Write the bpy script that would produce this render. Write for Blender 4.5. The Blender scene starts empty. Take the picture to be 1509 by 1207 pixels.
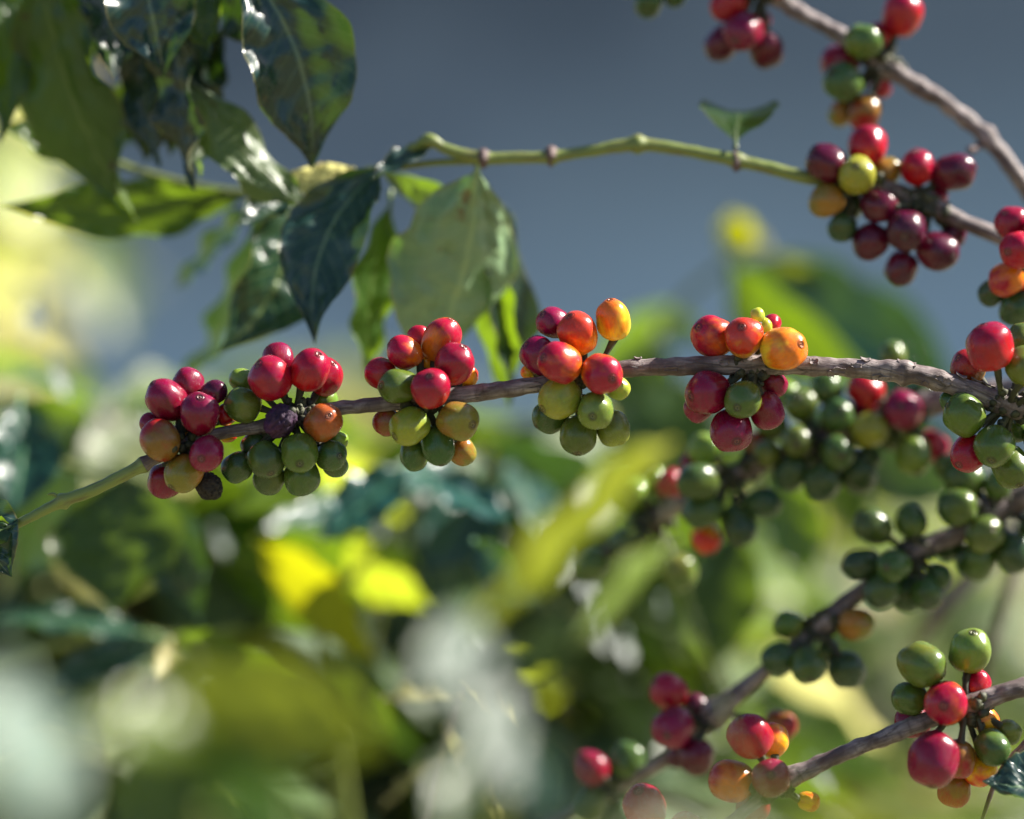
import bpy, bmesh, math, random
from mathutils import Vector, Matrix, noise
R = math.radians
rnd = random.Random(7)
S = bpy.context.scene
COL = S.collection

# ------------------------------------------------------------------ camera
CAM = Vector((0.0, 0.0, 1.42))
LENS, SENS = 135.0, 36.0
PW, PH = 1509.0, 1207.0
FOCUS = 1.37
cam = bpy.data.cameras.new('camera')
cam.lens = LENS; cam.sensor_width = SENS; cam.sensor_fit = 'HORIZONTAL'
cam.clip_start = 0.05; cam.clip_end = 3000
cam.dof.use_dof = True; cam.dof.focus_distance = FOCUS; cam.dof.aperture_fstop = 2.8
cam.dof.aperture_blades = 9
co = bpy.data.objects.new('camera', cam); COL.objects.link(co)
co.location = CAM; co.rotation_euler = (R(90), 0, 0)
S.camera = co

# ------------------------------------------------------------------ world, sun, exposure
SUN = Vector((0.72, 0.17, 0.64)).normalized()
w = bpy.data.worlds.new('World'); S.world = w; w.use_nodes = True
nt = w.node_tree
sky = nt.nodes.new('ShaderNodeTexSky'); sky.sky_type = 'NISHITA'; sky.sun_disc = False
sky.sun_elevation = math.asin(SUN.z); sky.sun_rotation = math.atan2(SUN.x, SUN.y)
sky.air_density = 1.0; sky.dust_density = 1.0; sky.ozone_density = 4.0
bg = nt.nodes['Background']; bg.inputs['Strength'].default_value = 0.05
nt.links.new(sky.outputs[0], bg.inputs[0])
sl = bpy.data.lights.new('sun', 'SUN'); sl.energy = 5.0; sl.angle = R(0.5); sl.color = (1.0, 0.94, 0.84)
so = bpy.data.objects.new('sun', sl); COL.objects.link(so)
so.rotation_euler = SUN.to_track_quat('Z', 'Y').to_euler(); so.location = (3, 1, 5)
S.view_settings.view_transform = 'Standard'; S.view_settings.look = 'None'
S.view_settings.gamma = 1.0; S.view_settings.use_curve_mapping = False
S.view_settings.exposure = 1.6
S.cycles.use_denoising = True
S.cycles.sample_clamp_indirect = 6.0
S.cycles.max_bounces = 8; S.cycles.transmission_bounces = 6; S.cycles.diffuse_bounces = 4

# ------------------------------------------------------------------ helpers
def pxs(d):                       # metres per photograph pixel at distance d
    return SENS / LENS * d / PW
def at(px, py, d):
    k = pxs(d)
    return Vector((CAM.x + (px - PW/2) * k, CAM.y + d, CAM.z - (py - PH/2) * k))

def link(o, parent=None):
    COL.objects.link(o)
    if parent is not None: o.parent = parent
    return o
def tag(o, label=None, cat=None, group=None, kind=None):
    if label: o['label'] = label
    if cat: o['category'] = cat
    if group: o['group'] = group
    if kind: o['kind'] = kind
    return o
def empty(name, loc):
    o = bpy.data.objects.new(name, None); o.location = loc; o.empty_display_size = 0.02
    return link(o)
def mesh_obj(name, verts, faces, mat, parent=None, loc=(0, 0, 0), uvs=None, smooth=True):
    me = bpy.data.meshes.new(name)
    me.from_pydata([tuple(v) for v in verts], [], faces)
    if uvs is not None:
        uv = me.uv_layers.new(name='UVMap')
        li = [0] * len(me.loops); me.loops.foreach_get('vertex_index', li)
        flat = []
        for i in li: flat.extend(uvs[i])
        uv.data.foreach_set('uv', flat)
    if smooth: me.polygons.foreach_set('use_smooth', [True] * len(me.polygons))
    me.materials.append(mat); me.update()
    o = bpy.data.objects.new(name, me); o.location = loc
    return link(o, parent)

# ------------------------------------------------------------------ materials
def newmat(name):
    m = bpy.data.materials.new(name); m.use_nodes = True
    n = m.node_tree.nodes; l = m.node_tree.links
    p = n['Principled BSDF']
    return m, n, l, p
def mixc(n, l, fac, a, b, blend='MIX'):
    x = n.new('ShaderNodeMix'); x.data_type = 'RGBA'; x.blend_type = blend
    for sock, val in ((x.inputs['Factor'], fac), (x.inputs['A'], a), (x.inputs['B'], b)):
        pass
    fs = x.inputs[0]; As = x.inputs[6]; Bs = x.inputs[7]
    for s_, v_ in ((fs, fac), (As, a), (Bs, b)):
        if isinstance(v_, bpy.types.NodeSocket): l.new(v_, s_)
        elif isinstance(v_, (int, float)): s_.default_value = v_
        else: s_.default_value = (*v_, 1.0)
    return x.outputs[2]
def ramp(n, l, fac, stops):
    r = n.new('ShaderNodeValToRGB'); l.new(fac, r.inputs[0])
    e = r.color_ramp.elements
    while len(e) < len(stops): e.new(0.5)
    for el, (p_, c_) in zip(e, stops):
        el.position = p_; el.color = (c_, c_, c_, 1) if isinstance(c_, (int, float)) else (*c_, 1)
    return r.outputs[0]
def math_(n, l, op, a, b=None):
    x = n.new('ShaderNodeMath'); x.operation = op
    for i, v_ in enumerate((a, b)):
        if v_ is None: continue
        if isinstance(v_, bpy.types.NodeSocket): l.new(v_, x.inputs[i])
        else: x.inputs[i].default_value = v_
    return x.outputs[0]
def noise_(n, l, vec, scale, detail=3, rough=0.5):
    x = n.new('ShaderNodeTexNoise'); x.inputs['Scale'].default_value = scale
    x.inputs['Detail'].default_value = detail; x.inputs['Roughness'].default_value = rough
    if vec is not None: l.new(vec, x.inputs['Vector'])
    return x.outputs['Fac']
def mapping(n, l, vec, scale=(1, 1, 1)):
    x = n.new('ShaderNodeMapping'); l.new(vec, x.inputs['Vector']); x.inputs['Scale'].default_value = scale
    return x.outputs[0]
def bump(n, l, h, strength, dist, p):
    b = n.new('ShaderNodeBump'); b.inputs['Strength'].default_value = strength
    b.inputs['Distance'].default_value = dist
    l.new(h, b.inputs['Height']); l.new(b.outputs[0], p.inputs['Normal'])

def berry_material(name, dried=False):
    m, n, l, p = newmat(name)
    tc = n.new('ShaderNodeTexCoord'); oi = n.new('ShaderNodeObjectInfo')
    at2 = n.new('ShaderNodeAttribute'); at2.attribute_type = 'OBJECT'; at2.attribute_name = 'stem_tint'
    off = n.new('ShaderNodeVectorMath'); off.operation = 'MULTIPLY_ADD'
    l.new(oi.outputs['Random'], off.inputs[0]); off.inputs[1].default_value = (37, 91, 53)
    l.new(tc.outputs['Object'], off.inputs[2])
    sx = n.new('ShaderNodeSeparateXYZ'); l.new(tc.outputs['Object'], sx.inputs[0])
    nz = noise_(n, l, off.outputs[0], 1.1, 2)
    g = math_(n, l, 'ADD', math_(n, l, 'MULTIPLY', sx.outputs['Z'], -0.5), math_(n, l, 'MULTIPLY', nz, 2.2))
    g = math_(n, l, 'SUBTRACT', g, 0.6)
    f = ramp(n, l, g, [(0.2, 0.0), (0.8, 1.0)])
    c = mixc(n, l, f, oi.outputs['Color'], at2.outputs['Color'])
    # faint lengthwise streaks of the skin
    mp = mapping(n, l, off.outputs[0], (5.5, 5.5, 1.0))
    st = noise_(n, l, mp, 1.6, 4, 0.6)
    c = mixc(n, l, ramp(n, l, st, [(0.35, 0.22), (0.65, 0.0)]), c, (0.03, 0.02, 0.01))
    # dark specks
    v = n.new('ShaderNodeTexVoronoi'); v.inputs['Scale'].default_value = 5.0
    l.new(off.outputs[0], v.inputs['Vector'])
    c = mixc(n, l, ramp(n, l, v.outputs['Distance'], [(0.035, 0.75), (0.075, 0.0)]), c, (0.02, 0.012, 0.01))
    # dull bloom and dust in patches
    bl = noise_(n, l, off.outputs[0], 1.7, 5, 0.65)
    blf = ramp(n, l, bl, [(0.50, 0.0), (0.75, 0.07)])
    c = mixc(n, l, blf, c, (0.33, 0.29, 0.28))
    sc2 = noise_(n, l, mapping(n, l, off.outputs[0], (1.0, 1.0, 2.6)), 3.3, 5, 0.7)
    c = mixc(n, l, ramp(n, l, sc2, [(0.66, 0.0), (0.71, 0.55)]), c, (0.10, 0.06, 0.035))
    # round scar at the free end
    rr = n.new('ShaderNodeVectorMath'); rr.operation = 'LENGTH'
    cx = n.new('ShaderNodeCombineXYZ'); l.new(sx.outputs['X'], cx.inputs[0]); l.new(sx.outputs['Y'], cx.inputs[1])
    l.new(cx.outputs[0], rr.inputs[0])
    zpos = math_(n, l, 'GREATER_THAN', sx.outputs['Z'], 0.3)
    wob = math_(n, l, 'ADD', rr.outputs['Value'], math_(n, l, 'MULTIPLY', math_(n, l, 'SUBTRACT', st, 0.5), 0.05))
    ring = ramp(n, l, wob, [(0.0, 0.95), (0.035, 0.9), (0.06, 0.1), (0.10, 0.12), (0.13, 1.0), (0.165, 0.3), (0.21, 0.7), (0.28, 0.0)])
    c = mixc(n, l, math_(n, l, 'MULTIPLY', ring, zpos), c, (0.035, 0.018, 0.014))
    pale = ramp(n, l, wob, [(0.055, 0.0), (0.075, 0.35), (0.1, 0.35), (0.12, 0.0)])
    c = mixc(n, l, math_(n, l, 'MULTIPLY', pale, zpos), c, (0.42, 0.30, 0.2))
    l.new(c, p.inputs['Base Color'])
    p.inputs['Roughness'].default_value = 0.75 if dried else 0.3
    rg = ramp(n, l, st, [(0.3, 0.30 if not dried else 0.8), (0.7, 0.20 if not dried else 0.6)])
    l.new(math_(n, l, 'ADD', rg, math_(n, l, 'MULTIPLY', blf, 1.3)), p.inputs['Roughness'])
    p.inputs['Specular IOR Level'].default_value = 0.42 if not dried else 0.3
    if not dried:
        p.inputs['Subsurface Weight'].default_value = 0.25
        p.inputs['Subsurface Radius'].default_value = (1.0, 0.35, 0.12)
        p.inputs['Subsurface Scale'].default_value = 0.0014
    fine = noise_(n, l, off.outputs[0], 9.0 if not dried else 6.0, 4, 0.6)
    bump(n, l, fine, 0.10 if not dried else 0.6, 0.0008, p)
    return m
M_BERRY = berry_material('berry_skin'); M_DRIED = berry_material('dried_berry_skin', True)

def leaf_material(name, top, under, trans, tw=0.4, rough=0.28):
    m, n, l, p = newmat(name)
    uv = n.new('ShaderNodeUVMap'); oi = n.new('ShaderNodeObjectInfo'); geo = n.new('ShaderNodeNewGeometry')
    tc = n.new('ShaderNodeTexCoord')
    s = n.new('ShaderNodeSeparateXYZ'); l.new(uv.outputs[0], s.inputs[0])
    av = math_(n, l, 'ABSOLUTE', math_(n, l, 'SUBTRACT', s.outputs['Y'], 0.5))
    mid = ramp(n, l, av, [(0.012, 1.0), (0.03, 0.0)])
    ph = math_(n, l, 'SUBTRACT', math_(n, l, 'MULTIPLY', s.outputs['X'], 11.0), math_(n, l, 'MULTIPLY', av, 5.0))
    fr = math_(n, l, 'ABSOLUTE', math_(n, l, 'SUBTRACT', math_(n, l, 'FRACT', ph), 0.5))
    side = ramp(n, l, fr, [(0.02, 1.0), (0.07, 0.0)])
    vein = math_(n, l, 'MAXIMUM', mid, math_(n, l, 'MULTIPLY', side, 0.45))
    nz = noise_(n, l, tc.outputs['Object'], 60.0, 4, 0.6)
    big = noise_(n, l, tc.outputs['Object'], 16.0, 3, 0.5)
    ctop = mixc(n, l, ramp(n, l, nz, [(0.35, 0.0), (0.7, 0.5)]), top, tuple(x * 0.55 for x in top))
    ctop = mixc(n, l, ramp(n, l, big, [(0.35, 0.0), (0.8, 0.22)]), ctop, (top[0] * 1.9, top[1] * 1.45, top[2] * 0.9))
    # a few brown blemishes
    blem = noise_(n, l, tc.outputs['Object'], 95.0, 2, 0.5)
    blm = ramp(n, l, blem, [(0.70, 0.0), (0.75, 0.8)])
    cund = mixc(n, l, nz, under, tuple(x * 0.8 for x in under))
    c = mixc(n, l, geo.outputs['Backfacing'], ctop, cund)
    c = mixc(n, l, math_(n, l, 'MULTIPLY', vein, 0.55), c, (under[0] * 1.7, under[1] * 1.5, under[2] * 1.2))
    c = mixc(n, l, blm, c, (0.09, 0.055, 0.02))
    edge = ramp(n, l, av, [(0.475, 0.0), (0.495, 0.6)])
    c = mixc(n, l, edge, c, (0.22, 0.17, 0.05))
    c = mixc(n, l, 1.0, c, oi.outputs['Color'], 'MULTIPLY')
    l.new(c, p.inputs['Base Color'])
    rg = math_(n, l, 'ADD', math_(n, l, 'MULTIPLY', geo.outputs['Backfacing'], 0.08), rough)
    l.new(math_(n, l, 'ADD', rg, math_(n, l, 'MULTIPLY', nz, 0.10)), p.inputs['Roughness'])
    p.inputs['Specular IOR Level'].default_value = 0.6
    tb = n.new('ShaderNodeBsdfTranslucent')
    tcol = mixc(n, l, ramp(n, l, big, [(0.35, 0.0), (0.8, 0.25)]), trans, tuple(x * 0.6 for x in trans))
    tcol = mixc(n, l, math_(n, l, 'MULTIPLY', vein, 0.5), tcol, tuple(x * 0.45 for x in trans))
    tcol = mixc(n, l, blm, tcol, (0.05, 0.03, 0.0))
    sc_ = n.new('ShaderNodeSeparateColor'); l.new(oi.outputs['Color'], sc_.inputs[0])
    cc_ = n.new('ShaderNodeCombineColor')
    for q_ in range(3): l.new(sc_.outputs[0], cc_.inputs[q_])
    tcol = mixc(n, l, 1.0, tcol, cc_.outputs[0], 'MULTIPLY')
    l.new(tcol, tb.inputs[0])
    mx = n.new('ShaderNodeMixShader'); mx.inputs[0].default_value = tw
    l.new(p.outputs[0], mx.inputs[1]); l.new(tb.outputs[0], mx.inputs[2])
    l.new(mx.outputs[0], n['Material Output'].inputs[0])
    h = math_(n, l, 'ADD', math_(n, l, 'MULTIPLY', nz, 0.6), math_(n, l, 'MULTIPLY', vein, -0.8))
    bump(n, l, h, 0.35, 0.0006, p)
    return m
ML = {
    'dark':   leaf_material('mature_leaf', (0.010, 0.032, 0.026), (0.13, 0.18, 0.10), (0.10, 0.22, 0.012), 0.13, 0.23),
    'green':  leaf_material('green_leaf', (0.028, 0.075, 0.018), (0.13, 0.19, 0.08), (0.26, 0.42, 0.012), 0.36, 0.28),
    'young':  leaf_material('young_leaf', (0.12, 0.22, 0.02), (0.22, 0.30, 0.07), (0.60, 0.70, 0.03), 0.5, 0.25),
    'yellow': leaf_material('yellowing_leaf', (0.24, 0.24, 0.006), (0.20, 0.22, 0.006), (0.80, 0.80, 0.008), 0.55, 0.55),
    'waxy':   leaf_material('waxy_leaf', (0.035, 0.060, 0.048), (0.2, 0.26, 0.2), (0.10, 0.22, 0.03), 0.15, 0.44),
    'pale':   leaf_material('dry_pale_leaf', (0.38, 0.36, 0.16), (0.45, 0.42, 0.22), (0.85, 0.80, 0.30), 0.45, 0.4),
}

def bark_material():
    m, n, l, p = newmat('coffee_bark')
    uv = n.new('ShaderNodeUVMap'); tc = n.new('ShaderNodeTexCoord')
    mp = mapping(n, l, uv.outputs[0], (55, 9.0, 1))
    fib = noise_(n, l, mp, 1.6, 6, 0.65)
    patch = noise_(n, l, tc.outputs['Object'], 95, 4, 0.6)
    v = n.new('ShaderNodeTexVoronoi'); v.feature = 'DISTANCE_TO_EDGE'
    mp2 = mapping(n, l, uv.outputs[0], (40, 3.2, 1)); v.inputs['Scale'].default_value = 1.3
    wv = n.new('ShaderNodeVectorMath'); wv.operation = 'MULTIPLY_ADD'
    l.new(fib, wv.inputs[0]); wv.inputs[1].default_value = (0.7, 0.5, 0); l.new(mp2, wv.inputs[2])
    l.new(wv.outputs[0], v.inputs['Vector'])
    crack = ramp(n, l, v.outputs['Distance'], [(0.0, 1.0), (0.045, 0.0)])
    c = mixc(n, l, ramp(n, l, patch, [(0.4, 0), (0.62, 1)]), (0.12, 0.083, 0.078), (0.36, 0.295, 0.285))
    rgs = noise_(n, l, mapping(n, l, uv.outputs[0], (420, 1.6, 1)), 1.0, 3, 0.6)
    c = mixc(n, l, ramp(n, l, rgs, [(0.32, 0.6), (0.46, 0.0)]), c, (0.07, 0.045, 0.042))
    c = mixc(n, l, ramp(n, l, fib, [(0.35, 0.75), (0.6, 0.0)]), c, (0.05, 0.032, 0.028))
    c = mixc(n, l, math_(n, l, 'MULTIPLY', crack, math_(n, l, 'MULTIPLY', ramp(n, l, patch, [(0.45, 0.0), (0.6, 1.0)]), 0.75)), c, (0.02, 0.013, 0.012))
    l.new(c, p.inputs['Base Color']); p.inputs['Roughness'].default_value = 0.62
    h = math_(n, l, 'SUBTRACT', math_(n, l, 'MULTIPLY', fib, 1.0), math_(n, l, 'MULTIPLY', crack, 0.5))
    bump(n, l, h, 0.65, 0.0007, p)
    return m
def twig_material():
    m, n, l, p = newmat('green_twig')
    uv = n.new('ShaderNodeUVMap'); tc = n.new('ShaderNodeTexCoord')
    mp = mapping(n, l, uv.outputs[0], (60, 6.0, 1))
    fib = noise_(n, l, mp, 1.5, 5, 0.6)
    patch = noise_(n, l, tc.outputs['Object'], 60, 3)
    c = mixc(n, l, patch, (0.13, 0.19, 0.035), (0.22, 0.24, 0.06))
    c = mixc(n, l, ramp(n, l, fib, [(0.3, 0.7), (0.5, 0.0)]), c, (0.10, 0.06, 0.03))
    l.new(c, p.inputs['Base Color']); p.inputs['Roughness'].default_value = 0.42
    bump(n, l, fib, 0.5, 0.0005, p)
    return m
def plain(name, a, b, scale, rough=0.7, bs=0.6, bd=0.0006):
    m, n, l, p = newmat(name)
    tc = n.new('ShaderNodeTexCoord')
    nz = noise_(n, l, tc.outputs['Object'], scale, 5, 0.6)
    l.new(mixc(n, l, ramp(n, l, nz, [(0.3, 0), (0.7, 1)]), a, b), p.inputs['Base Color'])
    p.inputs['Roughness'].default_value = rough
    bump(n, l, nz, bs, bd, p)
    return m
M_BARK = bark_material(); M_TWIG = twig_material()
M_STALK = plain('fruit_stalk', (0.018, 0.016, 0.012), (0.07, 0.075, 0.03), 220)
M_NODE = plain('twig_node', (0.05, 0.03, 0.03), (0.16, 0.1, 0.09), 260)

# ------------------------------------------------------------------ the setting
def ground():
    m, n, l, p = newmat('dry_grass_field')
    tc = n.new('ShaderNodeTexCoord')
    a = noise_(n, l, tc.outputs['Object'], 0.35, 4); b = noise_(n, l, tc.outputs['Object'], 2.5, 5, 0.7)
    c = mixc(n, l, ramp(n, l, a, [(0.35, 0), (0.65, 1)]), (0.17, 0.155, 0.09), (0.09, 0.11, 0.035))
    c = mixc(n, l, ramp(n, l, b, [(0.4, 0), (0.7, 0.6)]), c, (0.26, 0.22, 0.13))
    l.new(c, p.inputs['Base Color']); p.inputs['Roughness'].default_value = 0.9
    bump(n, l, b, 0.8, 0.05, p)
    vs, fs = [], []
    N = 60
    for j in range(N + 1):
        for i in range(N + 1):
            x = -1200 + 2400 * i / N; y = -1200 + 2400 * j / N
            r_ = math.hypot(x, y)
            z = 0.0 if r_ < 60 else 0.6 * noise.noise(Vector((x * 0.01, y * 0.01, 3.0)))
            vs.append((x, y, z))
    for j in range(N):
        for i in range(N):
            k = j * (N + 1) + i
            fs.append((k, k + 1, k + N + 2, k + N + 1))
    o = mesh_obj('ground', vs, fs, m)
    tag(o, kind='structure')
def hillside():
    m, n, l, p = newmat('wooded_hillside')
    tc = n.new('ShaderNodeTexCoord')
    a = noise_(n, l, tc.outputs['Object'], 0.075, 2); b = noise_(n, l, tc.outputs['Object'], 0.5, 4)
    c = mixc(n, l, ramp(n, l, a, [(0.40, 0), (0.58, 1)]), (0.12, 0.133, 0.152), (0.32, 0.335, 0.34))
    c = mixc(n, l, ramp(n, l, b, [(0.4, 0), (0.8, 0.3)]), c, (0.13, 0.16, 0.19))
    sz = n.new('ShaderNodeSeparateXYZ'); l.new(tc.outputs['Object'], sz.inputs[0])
    low = ramp(n, l, math_(n, l, 'MULTIPLY', math_(n, l, 'ADD', sz.outputs['Z'], math_(n, l, 'MULTIPLY', a, 14.0)), 0.03), [(0.30, 1.0), (0.62, 0.0)])  # paler towards the foot: valley haze and lighter scrub put into the colour
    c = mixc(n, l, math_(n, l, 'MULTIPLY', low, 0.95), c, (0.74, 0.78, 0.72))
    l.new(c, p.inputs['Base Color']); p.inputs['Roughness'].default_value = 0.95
    p.inputs['Specular IOR Level'].default_value = 0.1
    # a long slope that faces left towards the viewer, away from the sun
    nrm = Vector((-0.72, -0.55, 0.42)).normalized()
    along = Vector((nrm.y, -nrm.x, 0)).normalized()
    up = nrm.cross(along); up = up if up.z > 0 else -up
    P0 = Vector((0, 120, 0))
    vs, fs = [], []
    NU, NV = 120, 40
    for j in range(NV + 1):
        for i in range(NU + 1):
            a_ = -600 + 1200 * i / NU; u_ = -4 + 52 * j / NV
            q = P0 + along * a_ + up * u_
            h = 6.0 * noise.noise(q * 0.02) + 2.2 * noise.noise(q * 0.09)
            q = q + nrm * h * min(1, max(0, u_ / 25))
            if j == NV: q.z += 6 * noise.noise(q * 0.01)
            vs.append(q)
    back = len(vs)
    for i in range(NU + 1):
        q = P0 + along * (-600 + 1200 * i / NU) - Vector((nrm.x, nrm.y, 0)) * 420
        q.z = -2; vs.append(q)
    for j in range(NV):
        for i in range(NU):
            k = j * (NU + 1) + i
            fs.append((k, k + 1, k + NU + 2, k + NU + 1))
    for i in range(NU):
        k = NV * (NU + 1) + i
        fs.append((k, k + 1, back + i + 1, back + i))
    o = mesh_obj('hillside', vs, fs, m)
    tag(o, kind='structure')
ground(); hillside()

# ------------------------------------------------------------------ stems
def catmull(pts, step):
    out = []
    P = [pts[0]] + list(pts) + [pts[-1]]
    for i in range(1, len(P) - 2):
        p0, p1, p2, p3 = P[i-1], P[i], P[i+1], P[i+2]
        L = (Vector(p2[:3]) - Vector(p1[:3])).length
        n = max(2, int(L / step))
        for k in range(n):
            t = k / n; t2 = t*t; t3 = t2*t
            out.append(tuple(0.5 * ((2*b) + (-a + c) * t + (2*a - 5*b + 4*c - d) * t2 + (-a + 3*b - 3*c + d) * t3)
                             for a, b, c, d in zip(p0, p1, p2, p3)))
    out.append(tuple(pts[-1])); return out
def tube_geo(path, segs=12, rough=0.0, nodes=(), flat_end=True, seed=0.0):
    """path: list of (x,y,z,r). returns verts, faces, uvs"""
    vs, fs, uvs = [], [], []
    pts = [Vector(p[:3]) for p in path]; rad = [p[3] for p in path]
    T = [(pts[min(i+1, len(pts)-1)] - pts[max(i-1, 0)]).normalized() for i in range(len(pts))]
    up = Vector((0, 0, 1)) if abs(T[0].z) < 0.9 else Vector((1, 0, 0))
    s = T[0].cross(up).normalized(); L = 0
    for i, p in enumerate(pts):
        if i: L += (p - pts[i-1]).length
        s = (s - T[i] * s.dot(T[i])).normalized(); b = T[i].cross(s)
        r = rad[i]
        for (q, amp, wd) in nodes:
            d = (p - q).length
            r *= 1 + amp * math.exp(-(d / wd) ** 2)
        for k in range(segs + 1):
            a = 2 * math.pi * k / segs
            dirv = s * math.cos(a) + b * math.sin(a)
            rr = r
            if rough:
                q = p + dirv * r
                rr *= 1 + rough * (noise.noise(q * 260 + Vector((seed, 0, 0))) + 0.6 * noise.noise(q * 90))
            vs.append(p + dirv * rr); uvs.append((L, k / segs))
    n = segs + 1
    for i in range(len(pts) - 1):
        for k in range(segs):
            fs.append((i*n + k, i*n + k + 1, (i+1)*n + k + 1, (i+1)*n + k))
    for e, rev in ((0, True), (len(pts) - 1, False)):
        c = len(vs); vs.append(pts[e] + T[e] * (0.3 * rad[e] * (1 if e else -1))); uvs.append((0 if rev else L, 0.5))
        for k in range(segs):
            f = (e*n + k, e*n + k + 1, c)
            fs.append(f[::-1] if rev else f)
    return vs, fs, uvs
def make_tube(name, path, mat, parent, origin, segs=12, rough=0.0, nodes=(), seed=0.0, loc=None):
    v, f, u = tube_geo(path, segs, rough, nodes, seed=seed)
    return mesh_obj(name, [x - origin for x in v], f, mat, parent, loc if loc is not None else (0, 0, 0), u)
def pxpath(pts, step_px=5):
    """pts: (px,py,d,rpx) -> world path"""
    w_ = []
    for (x, y, d, r) in pts:
        q = at(x, y, d); w_.append((q.x, q.y, q.z, r * pxs(d)))
    return catmull(w_, step_px * pxs(FOCUS))

class Branch:
    def __init__(s, name, pts, label, cat, group=None, mats=None, rough=0.10, segs=14, nodes=(), step=5, partname='stem'):
        """pts run from the root end to the tip; mats: [(from_index,to_index,mat)]"""
        s.path = pxpath(pts, step)
        s.origin = Vector(s.path[0][:3])
        s.root = tag(empty(name, s.origin), label, cat, group)
        nd = [(at(x, y, d), amp, wd * pxs(d)) for (x, y, d, amp, wd) in nodes]
        mats = mats or [(0, len(pts) - 1, M_BARK)]
        for (a, b, m, nm) in [(x + (partname,))[:4] for x in mats]:
            sub = pxpath(pts[a:b + 1], step) if (a, b) != (0, len(pts) - 1) else s.path
            make_tube(nm, sub, m, s.root, s.origin, segs, rough, nd, seed=rnd.random() * 50)
        s.pts = pts
    def nearest(s, q):
        return min((Vector(p[:3]) for p in s.path), key=lambda p: (p - q).length)

# ------------------------------------------------------------------ berries
def berry_mesh(name, seed, dried=False, star=False, lobed=0.0):
    rg = random.Random(seed)
    th = [0.0, 0.03, 0.055, 0.075, 0.10, 0.125, 0.15, 0.18, 0.21, 0.25, 0.31] + [0.31 + (math.pi - 0.45 - 0.31) * i / 15 for i in range(1, 16)] + [math.pi - 0.28, math.pi - 0.12, math.pi]
    if dried: th = [0.0, 0.06, 0.12, 0.2, 0.3] + [0.3 + (math.pi - 0.6) * i / 30 for i in range(1, 30)] + [math.pi - 0.15, math.pi]
    seg = 32 if not dried else 56
    off = Vector((rg.random() * 20, rg.random() * 20, 0))
    flat = 0.90 + 0.08 * rg.random()
    vs, fs = [], []
    for i, t in enumerate(th):
        r = 1.0
        if not dried:
            if t < 0.27:                          # sunken disc with a raised lip and a nub
                r -= 0.030 * math.exp(-((t - 0.0) / 0.12) ** 2)
                r += 0.022 * math.exp(-((t - 0.15) / 0.022) ** 2)
                r -= 0.030 * math.exp(-((t - 0.095) / 0.03) ** 2)
                r += 0.030 * math.exp(-(t / 0.045) ** 2)
                r -= 0.012 * math.exp(-((t - 0.205) / 0.025) ** 2)
            if t > 2.7: r -= 0.05 * (t - 2.7)
        for k in range(seg):
            a = 2 * math.pi * k / seg
            d = Vector((math.sin(t) * math.cos(a), math.sin(t) * math.sin(a), math.cos(t)))
            rr = r * (1 + 0.10 * noise.noise(d * 1.1 + off) + 0.02 * noise.noise(d * 2.4 - off))
            if lobed: rr *= 1 - lobed * math.exp(-((math.sin(a)) / 0.28) ** 2) * math.sin(t) ** 2
            if dried:
                rr *= 0.92 + 0.10 * noise.noise(d * 2.2 + off) 
                w_ = noise.noise(d * 1.7 + off * 1.3) * 1.6
                rdg = abs(noise.noise(Vector((d.x * 2.3 + w_, d.y * 2.3, d.z * 0.9 + w_)) + off))
                rr -= 0.20 * max(0, 0.14 - rdg) / 0.14 * math.sin(t) + 0.05 * noise.noise(d * 7 + off)
            pw = 2.45 if not dried else 2.0
            sq = (abs(math.sin(t)) ** pw + abs(math.cos(t)) ** pw) ** (-1 / pw) * (0.975 + 0.03 * math.sin(t) ** 2)
            vs.append(Vector((d.x * rr * sq, d.y * rr * flat * sq, d.z * rr * 1.0)))
    for i in range(len(th) - 1):
        for k in range(seg):
            k2 = (k + 1) % seg
            fs.append((i*seg + k, (i+1)*seg + k, (i+1)*seg + k2, i*seg + k2))
    me = bpy.data.meshes.new(name); me.from_pydata([tuple(v) for v in vs], [], fs)
    bm = bmesh.new(); bm.from_mesh(me); bmesh.ops.remove_doubles(bm, verts=bm.verts, dist=1e-5)
    bm.to_mesh(me); bm.free()
    me.polygons.foreach_set('use_smooth', [True] * len(me.polygons))
    me.materials.append(M_DRIED if dried else M_BERRY); me.update()
    return me
BM = [berry_mesh('berry', i, lobed=(0.0, 0.03, 0.0, 0.05, 0.02, 0.0, 0.04)[i]) for i in range(7)]
BMD = [berry_mesh('dried_berry', 40 + i, dried=True) for i in range(2)]
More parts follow.
